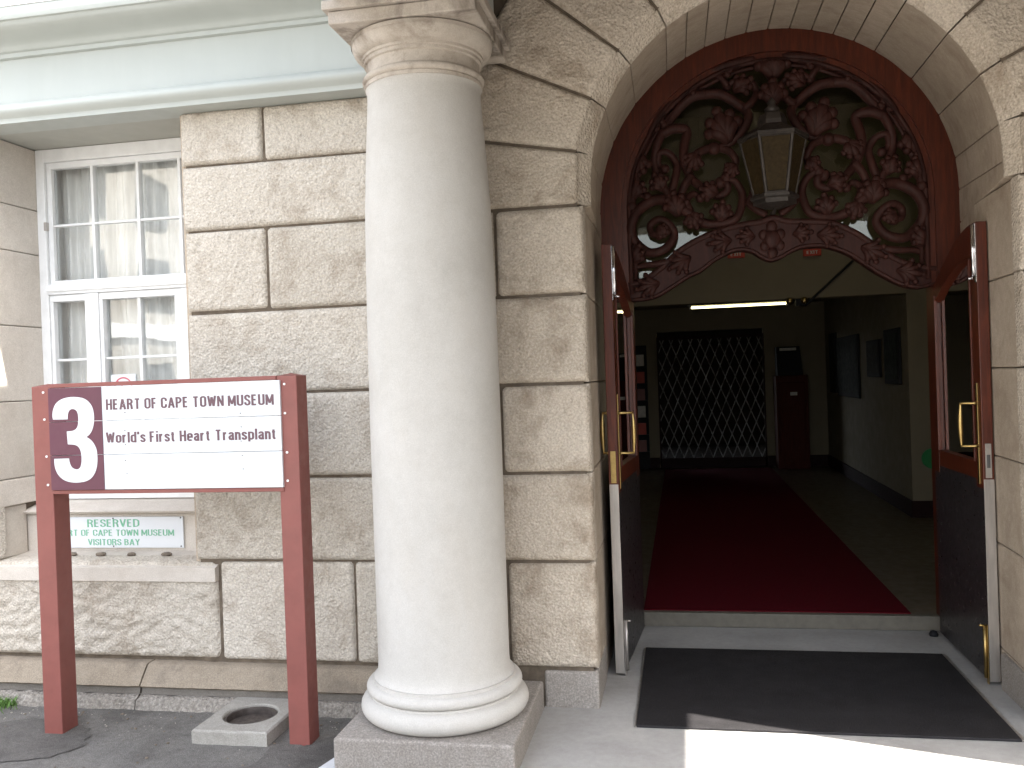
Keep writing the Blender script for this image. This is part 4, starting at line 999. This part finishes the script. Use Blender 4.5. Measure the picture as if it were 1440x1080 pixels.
# ------------------------------------------------------------------ mat, step, carpet
mt_ = thing('doormat', 'large black ribbed rubber doormat with a thin metal edging', 'doormat', (0.55, 4.62, 0))
ma, mb, mc, md = PZ(895, 1026, 0), PZ(908, 914, 0), PZ(1330, 921, 0), PZ(1427, 1041, 0)
mx_0, mx_1, my0, my1 = (ma.x+mb.x)/2, (mc.x+md.x)/2, (ma.y+md.y)/2, (mb.y+mc.y)/2
boxo('mat', (mx_0, mx_1, my0, my1, 0.001, 0.012), M['mat'], mt_, bev=0.003)
for dm in ((mx_0-0.010, mx_0-0.001, my0, my1), (mx_1+0.001, mx_1+0.016, my0, my1), (mx_0, mx_1, my1+0.001, my1+0.010)):
    boxo('edging', (*dm, 0.0005, 0.009), M['steel'], mt_, bev=0.001, seg=1)
hf = boxo('hall_floor', (-4.85, 6.15, 5.682, 14.4, -0.1, 0.085), M['lino']); tag(hf, 'dim polished hall floor', kind='structure')
st = boxo('threshold', (-0.45, 1.63, 5.672, 5.74, 0.001, 0.0885), plain('threshold_stone', (0.125, 0.112, 0.088), 0.6, var=0.15, scale=18, bumpd=0.001), bev=0.004); tag(st, 'pale stone threshold step before the red carpet', kind='structure')
cp0, cp1 = PZ(905, 861, .093).x, PZ(1282, 863, .093).x
cpt = boxo('carpet', (cp0, cp1, 5.722, 14.1, 0.086, 0.095), M['red_carpet'], bev=0.002)
tag(cpt, 'dark red carpet runner leading into the hall', 'carpet')
bm = bmesh.new(); dsx = PZ(1313, 892, 0.01); lathe(bm, [(0.024, 0.001), (0.026, 0.012), (0.018, 0.028), (0.006, 0.034)], dsx.x, dsx.y, 16)
tag(mesh('doorstop', bm, M['black'], smooth=True), 'small black rubber doorstop on the entrance floor', 'doorstop')

# ------------------------------------------------------------------ hall interior
def struct(name, dims, mat, bev=0.0): return tag(boxo(name, dims, M[mat], bev=bev), kind='structure')
bm = bmesh.new()
pts = [(-4.85, 0.0), (FCX-0.92, 0.0), (FCX-0.92, FCZ)] + ring_pts(0.92, 32)[1:-1] + [(FCX+0.92, FCZ), (FCX+0.92, 0.0), (6.15, 0.0), (6.15, 4.45), (-4.85, 4.45)]
prism(bm, pts, FY+0.162, FY+0.26); tag(mesh('vestibule_front_wall', bm, M['hall_wall']), kind='structure')
struct('vestibule_ceiling', (-4.85, 6.15, 5.865, 9.30, 4.20, 4.40), 'hall_wall')
struct('hall_side_wall', (-3.3, -3.1, 5.87, 14.4, 0.085, 4.2), 'hall_wall')
struct('hall_side_wall', (5.2, 5.4, 5.87, 9.2, 0.085, 4.2), 'hall_wall')
RWX = 2.22
struct('hall_end_wall', (RWX, 5.2, 9.36, 14.45, 0.085, 4.2), 'hall_wall')
struct('hall_bulkhead', (-3.1, RWX-0.002, 9.30, 9.55, 2.30, 4.2), 'hall_wall')
struct('hall_ceiling', (-3.1, RWX, 9.552, 14.45, 2.62, 2.75), 'hall_wall')
YB = 14.40
ga, gb = PY(929, 645, YB).x, PY(1079, 642, YB).x
gz = PY(1000, 464, YB).z
struct('hall_back_wall', (-3.1, ga, YB, YB+0.2, 0.085, 2.62), 'hall_wall'); struct('hall_back_wall', (gb, RWX, YB, YB+0.2, 0.085, 2.62), 'hall_wall'); struct('hall_back_wall', (ga, gb, YB, YB+0.2, gz, 2.62), 'hall_wall')
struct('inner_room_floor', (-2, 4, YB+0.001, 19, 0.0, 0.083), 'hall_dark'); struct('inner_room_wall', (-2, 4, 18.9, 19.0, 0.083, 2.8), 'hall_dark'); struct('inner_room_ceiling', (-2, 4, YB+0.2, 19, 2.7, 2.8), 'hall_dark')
struct('skirting_board', (RWX-0.018, RWX, 9.36, YB, 0.086, 0.25), 'skirting'); struct('skirting_board', (RWX-0.018, 5.2, 9.342, 9.36, 0.086, 0.25), 'skirting')
struct('skirting_board', (-3.1, ga-0.01, YB-0.018, YB, 0.086, 0.25), 'skirting'); struct('skirting_board', (gb+0.01, RWX-0.02, YB-0.018, YB, 0.086, 0.25), 'skirting')
# folding lattice gate
gt = thing('lattice_gate', 'closed folding metal lattice gate at the end of the hall', 'gate', ((ga+gb)/2, YB-0.03, 0.09))
gz0, gz1 = PY(1000, 643, YB).z, PY(1000, 476, YB).z
ncell = 11; dx = (gb-ga)/ncell; Hh = gz1-gz0; slope = Hh/(dx*5.2)
gm = []
for k in range(-11, ncell*1+11):
    for sgn in (1, -1):
        xa = ga+dx*(k+0.5); pts = []
        z0_, z1_ = gz0, gz1; x_0 = xa; x_1 = xa+sgn*Hh/slope
        # clip to gate width
        def clip(x_0, z_0, x_1, z_1):
            t0, t1 = 0.0, 1.0; dxx = x_1-x_0
            for lim, lo in ((ga+0.02, True), (gb-0.02, False)):
                if abs(dxx) < 1e-9: continue
                tt = (lim-x_0)/dxx
                if (dxx > 0) == lo: t0 = max(t0, tt)
                else: t1 = min(t1, tt)
            return t0, t1
        t0, t1 = clip(x_0, z0_, x_1, z1_)
        if t1-t0 < 0.03: continue
        A = Vector((x_0+(x_1-x_0)*t0, YB-0.03+0.012*sgn, z0_+(z1_-z0_)*t0)); B = Vector((x_0+(x_1-x_0)*t1, YB-0.03+0.012*sgn, z0_+(z1_-z0_)*t1))
        bm = bmesh.new(); tube(bm, [A, B], 0.0085, 4, flat=0.5); mesh('bar', bm, M['gate_metal'], gt)
for x in (ga+0.012, gb-0.012): boxo('gate_post', (x-0.012, x+0.012, YB-0.05, YB-0.01, 0.086, gz1), M['skirting'], gt)
boxo('gate_rail', (ga, gb, YB-0.05, YB-0.01, gz1+0.002, gz1+0.05), M['skirting'], gt); boxo('gate_rail', (ga, gb, YB-0.05, YB-0.01, 0.087, gz0-0.002), M['skirting'], gt)
# information kiosk
KY = 13.9
ka, kb = PY(1092, 560, KY), PY(1137, 560, KY); kt = PY(1110, 528, KY).z
kz_ = thing('kiosk', 'dark red wooden kiosk cabinet with a sloping black display top', 'cabinet', ((ka.x+kb.x)/2, KY, 0.085))
boxo('cabinet', (ka.x, kb.x, KY, KY+0.42, 0.086, kt), M['cabinet'], kz_, bev=0.01)
boxo('door_panel', (ka.x+0.05, kb.x-0.05, KY-0.012, KY-0.001, 0.2, kt-0.1), M['cabinet'], kz_, bev=0.008)
bm = bmesh.new(); za_ = kt; zb2_ = PY(1110, 487, KY).z
x0_, x1_ = ka.x+0.03, kb.x-0.06
vv = [bm.verts.new(p) for p in ((x0_, KY+0.02, za_+0.001), (x1_, KY+0.02, za_+0.001), (x1_, KY+0.38, za_+0.001), (x0_, KY+0.38, za_+0.001), (x0_, KY+0.14, zb2_), (x1_-0.03, KY+0.14, zb2_), (x1_-0.03, KY+0.36, zb2_), (x0_, KY+0.36, zb2_))]
for f in ((0,3,2,1),(4,5,6,7),(0,1,5,4),(1,2,6,5),(2,3,7,6),(3,0,4,7)): bm.faces.new([vv[i] for i in f])
mesh('display', bm, M['black'], kz_)
boxo('header_strip', (x0_+0.05, x1_-0.08, KY+0.118, KY+0.128, zb2_-0.06, zb2_-0.02), M['paper'], kz_)
boxo('label_card', (ka.x+0.20, ka.x+0.30, KY-0.017, KY-0.0125, kt-0.30, kt-0.25), M['paper'], kz_)
# brochure rack on the left
ra, rb = PY(893, 560, 14.2), PY(911, 560, 14.2)
rk = thing('brochure_rack', 'dark brochure rack standing against the back wall of the hall', 'rack', ((ra.x+rb.x)/2, 14.2, 0.085))
boxo('back_panel', (ra.x-0.2, rb.x, 14.26, 14.30, 0.087, PY(900, 486, 14.2).z), M['black'], rk)
for k in range(6):
    z = 0.35+0.27*k; boxo('shelf', (ra.x-0.2, rb.x, 14.12, 14.259, z, z+0.02), M['black'], rk)
    for q in range(2): boxo('brochure', (ra.x-0.16+0.2*q, ra.x-0.04+0.2*q, 14.16, 14.19, z+0.021, z+0.20), M[('paper', 'sign_post', 'exit_red')[(k+q) % 3]], rk)
# pictures on the right wall
for i, (p0, p1, q0, q1) in enumerate(((1169, 1178, 468, 552), (1180, 1210, 472, 558), (1222, 1240, 478, 530), (1247, 1268, 462, 540))):
    A = PX(p0, (q0+q1)/2, RWX); B = PX(p1, (q0+q1)/2, RWX); zt1 = PX((p0+p1)/2, q0, RWX).z; zb1_ = PX((p0+p1)/2, q1, RWX).z
    y0_, y1_ = min(A.y, B.y), max(A.y, B.y)
    lab = ('tall narrow dark framed picture beside the kiosk corner of the hall wall', 'largest dark framed picture on the hall side wall', 'small dark framed picture on the hall side wall between two larger ones', 'tall dark framed picture near the open end of the hall wall')[i]
    pc = thing('picture', lab, 'picture', (RWX-0.03, (y0_+y1_)/2, zb1_), 'pictures on the hall wall')
    boxo('frame', (RWX-0.03, RWX-0.001, y0_, y1_, zb1_, zt1), M['black'], pc, bev=0.006)
    boxo('print', (RWX-0.034, RWX-0.031, y0_+0.05, y1_-0.05, zb1_+0.05, zt1-0.05), plain('print_%d' % i, ((0.03, 0.035, 0.03), (0.02, 0.024, 0.02), (0.028, 0.026, 0.022), (0.02, 0.026, 0.02))[i], 0.6, var=0.6, scale=9, spec=0.08), pc)
# fluorescent tube
ta, tb = PY(972, 433, 10.6), PY(1105, 429, 10.6)
tb_ = thing('tube_lamp', 'lit fluorescent tube lamp on the hall ceiling', 'lamp', ((ta.x+tb.x)/2, 10.6, ta.z))
bm = bmesh.new(); cyl(bm, (ta.x, 10.6, ta.z), (tb.x, 10.6, tb.z+0.02), 0.012, 12); mesh('tube', bm, emit('tube_glow', (1.0, 0.90, 0.50), 0.9), tb_)
boxo('fitting', (ta.x-0.05, tb.x+0.06, 10.57, 10.63, ta.z+0.02, ta.z+0.07), M['paper'], tb_, bev=0.004)
for x in (ta.x-0.012, tb.x+0.012): boxo('lamp_holder', (x-0.010, x+0.010, 10.58, 10.62, ta.z-0.02, ta.z+0.022), M['paper'], tb_)
for x in (ta.x+0.15, tb.x-0.15): boxo('hanger', (x-0.006, x+0.006, 10.594, 10.606, ta.z+0.07, 2.62), M['black'], tb_)
# exit signs on the bulkhead
for px, py, lab in ((1035, 358, 'red exit sign on the bulkhead nearer the hanging lamp cable end'), (1142, 355, 'red exit sign on the bulkhead nearer the picture wall')):
    p = PY(px, py, 9.28)
    ex = thing('exit_sign', lab, 'sign', (p.x, 9.28, p.z-0.04), 'exit signs')
    boxo('panel', (p.x-0.085, p.x+0.085, 9.262, 9.297, p.z-0.035, p.z+0.035), M['exit_red'], ex, bev=0.003)
    text_mesh('lettering', 'EXIT', p.x-0.055, p.x+0.055, p.z-0.016, 0.032, 9.261, 'paper', ex)
# emergency light and conduit
pe = PY(1126, 426, 9.25); em = thing('emergency_light', 'small black twin-headed emergency light under the bulkhead', 'lamp', (pe.x, 9.25, pe.z))
boxo('housing', (pe.x-0.05, pe.x+0.05, 9.22, 9.29, pe.z-0.03, pe.z+0.04), M['black'], em, bev=0.006)
for dx_ in (-0.11, 0.03):
    bm = bmesh.new(); bmesh.ops.create_uvsphere(bm, u_segments=12, v_segments=8, radius=0.035, matrix=Matrix.Translation((pe.x+dx_, 9.21, pe.z+0.02))); mesh('lamp_head', bm, M['brass'], em, True)
p1_, p2_ = PY(1132, 430, 9.27), PY(1200, 366, 9.27)
bm = bmesh.new(); tube(bm, [p1_, p2_], 0.012, 8); tag(mesh('conduit', bm, M['black']), 'thin dark conduit running diagonally up the bulkhead', 'pipe')
# green wall sign by the door
pg = PY(1312, 645, 9.33); bm = bmesh.new(); cyl(bm, (pg.x, 9.335, pg.z), (pg.x, 9.359, pg.z), 0.10, 24); tag(mesh('safety_sign', bm, M['green_sign']), 'round green safety sign low on the hall end wall', 'sign')
# vestibule ceiling light seen through the fanlight
pv = PY(1203, 150, 7.6)
vl = thing('ceiling_lamp', 'lit square ceiling lamp glimpsed through the fanlight', 'lamp', (pv.x, 7.6, 4.10))
boxo('frame', (pv.x-0.22, pv.x+0.22, 7.30, 7.90, 4.14, 4.199), M['paper'], vl, bev=0.006)
boxo('diffuser', (pv.x-0.19, pv.x+0.19, 7.33, 7.87, 4.10, 4.139), emit('lamp_glow', (1.0, 0.90, 0.55), 0.8), vl, bev=0.006)

# ------------------------------------------------------------------ drain, pebbles, grass
dr = thing('drain_surround', 'square concrete drain surround with a round iron opening', 'drain', (-2.07, 3.93, -0.02))
bm = bmesh.new(); c = Vector((-2.07, 3.925)); n = 48
outl = [(-2.255, 3.71), (-1.885, 3.70), (-1.895, 4.14), (-2.265, 4.135)]
def sqp(a):
    dx_, dy_ = math.cos(a), math.sin(a); s = min(0.186/abs(dx_) if abs(dx_) > 1e-6 else 9, 0.215/abs(dy_) if abs(dy_) > 1e-6 else 9); return (c.x+dx_*s+0.004*hsh(a*3, 1, 1), c.y+dy_*s+0.004*hsh(a*3, 2, 1))
rings = []
for (fn, z) in ((lambda a: sqp(a), -0.05), (lambda a: sqp(a), 0.034), (lambda a: tuple((Vector(sqp(a))-c)*0.96+c), 0.042), (lambda a: (c.x+0.132*math.cos(a), c.y+0.132*math.sin(a)), 0.042), (lambda a: (c.x+0.126*math.cos(a), c.y+0.126*math.sin(a)), 0.036), (lambda a: (c.x+0.124*math.cos(a), c.y+0.124*math.sin(a)), -0.05)):
    rings.append([bm.verts.new((*fn(2*math.pi*(i+0.5)/n), z+0.002*hsh(i, z*50, 3))) for i in range(n)])
for A, B in zip(rings[:-1], rings[1:]):
    for i in range(n): bm.faces.new((A[i], A[(i+1) % n], B[(i+1) % n], B[i]))
smooth_angle(mesh('surround', bm, M['drain_concrete'], dr), 35)
bm = bmesh.new(); lathe(bm, [(0.118, -0.02), (0.1225, -0.02), (0.1225, 0.030), (0.112, 0.030), (0.110, 0.004), (0.118, -0.02)], c.x, c.y, 40, cap=False); smooth_angle(mesh('iron_ring', bm, M['cast_iron'], dr), 35)
bm = bmesh.new(); lathe(bm, [(0.0005, 0.0), (0.110, 0.0), (0.110, -0.012), (0.0005, -0.012)], c.x, c.y, 40, cap=False); mesh('iron_cover', bm, M['cast_iron'], dr)
def pebbles(name, spots, mat, label, r0_, r1_, seed):
    rnd = random.Random(seed); bm = bmesh.new()
    for (x, y, z) in spots:
        r = rnd.uniform(r0_, r1_); res = bmesh.ops.create_icosphere(bm, subdivisions=1, radius=r, matrix=Matrix.Translation((x, y, z+r*0.35)) @ Matrix.Rotation(rnd.uniform(0, 6), 4, 'Z') @ Matrix.Diagonal((rnd.uniform(0.8, 1.7), 1, rnd.uniform(0.45, 0.8), 1)))
        for v in res['verts']: v.co += Vector((rnd.uniform(-1, 1), rnd.uniform(-1, 1), rnd.uniform(-1, 1)))*r*0.18
    o = mesh(name, bm, M[mat]); return tag(o, label, 'gravel', kind='stuff')
rnd = random.Random(4)
pebbles('loose_gravel', [(rnd.uniform(-3.7, -1.5), 4.07-abs(rnd.gauss(0, 0.16)), -0.022) for _ in range(110)], 'pale_pebble', 'loose pale grit scattered on the asphalt below the wall', 0.0015, 0.0042, 1)
pebbles('dark_gravel', [(rnd.uniform(-3.7, -1.5), rnd.uniform(3.3, 4.06), -0.022) for _ in range(120)], 'pebble', 'loose dark grit scattered over the asphalt', 0.002, 0.008, 2)
for k, px in enumerate((103, 142, 185, 234)):
    p = PZ(px, 780.5, 0.705); bm = bmesh.new(); bmesh.ops.create_icosphere(bm, subdivisions=2, radius=0.017+0.004*(k % 2), matrix=Matrix.Translation((p.x, p.y, p.z+0.004)) @ Matrix.Diagonal((1.5, 1, 0.6, 1)))
    for v in bm.verts: v.co += Vector((hsh(v.co.x*90, v.co.z*90, k), hsh(v.co.y*90, v.co.x*90, k+3), hsh(v.co.z*90, v.co.y*90, k+5)))*0.005
    tag(mesh('pebble', bm, M['pebble']), 'small dark pebble lying on the window ledge under the plaque', 'pebble', 'pebbles on the window ledge')
bm = bmesh.new(); rnd = random.Random(9); gc = PZ(2, 992, -0.02)
for _ in range(220):
    x = gc.x+rnd.gauss(0, 0.05); y = gc.y+rnd.gauss(0, 0.035); hgt = rnd.uniform(0.02, 0.06); a = rnd.uniform(0, 6.28); w = 0.0025
    b0 = Vector((x, y, -0.024)); tip = b0+Vector((math.cos(a)*hgt*0.6, math.sin(a)*hgt*0.6, hgt)); sd = Vector((-math.sin(a), math.cos(a), 0))*w
    bm.faces.new([bm.verts.new(q) for q in (b0-sd, b0+sd, (b0+tip)/2+sd*0.8+Vector((0, 0, hgt*0.15)), tip)])
tag(mesh('grass_tuft', bm, M['leaf']), 'small green grass tuft at the foot of the wall', 'grass', kind='stuff')

# ------------------------------------------------------------------ building across the road (mirrored in the window glass)
ob = thing('neighbouring_building', 'pale sunlit building down the road mirrored in the window panes', 'building', (-15, -14, 0))
boxo('wall', (-24, -15, -34, -3, -0.1, 8.5), M['pale_render'], ob)
for k in range(10):
    for z in (0.9, 3.9, 6.3):
        y = -33+3.0*k; boxo('window', (-15.02, -14.95, y, y+1.5, z, z+1.5), M['black'], ob)
boxo('string_course', (-15.02, -14.85, -34, -3, 3.1, 3.5), M['white_paint'], ob)
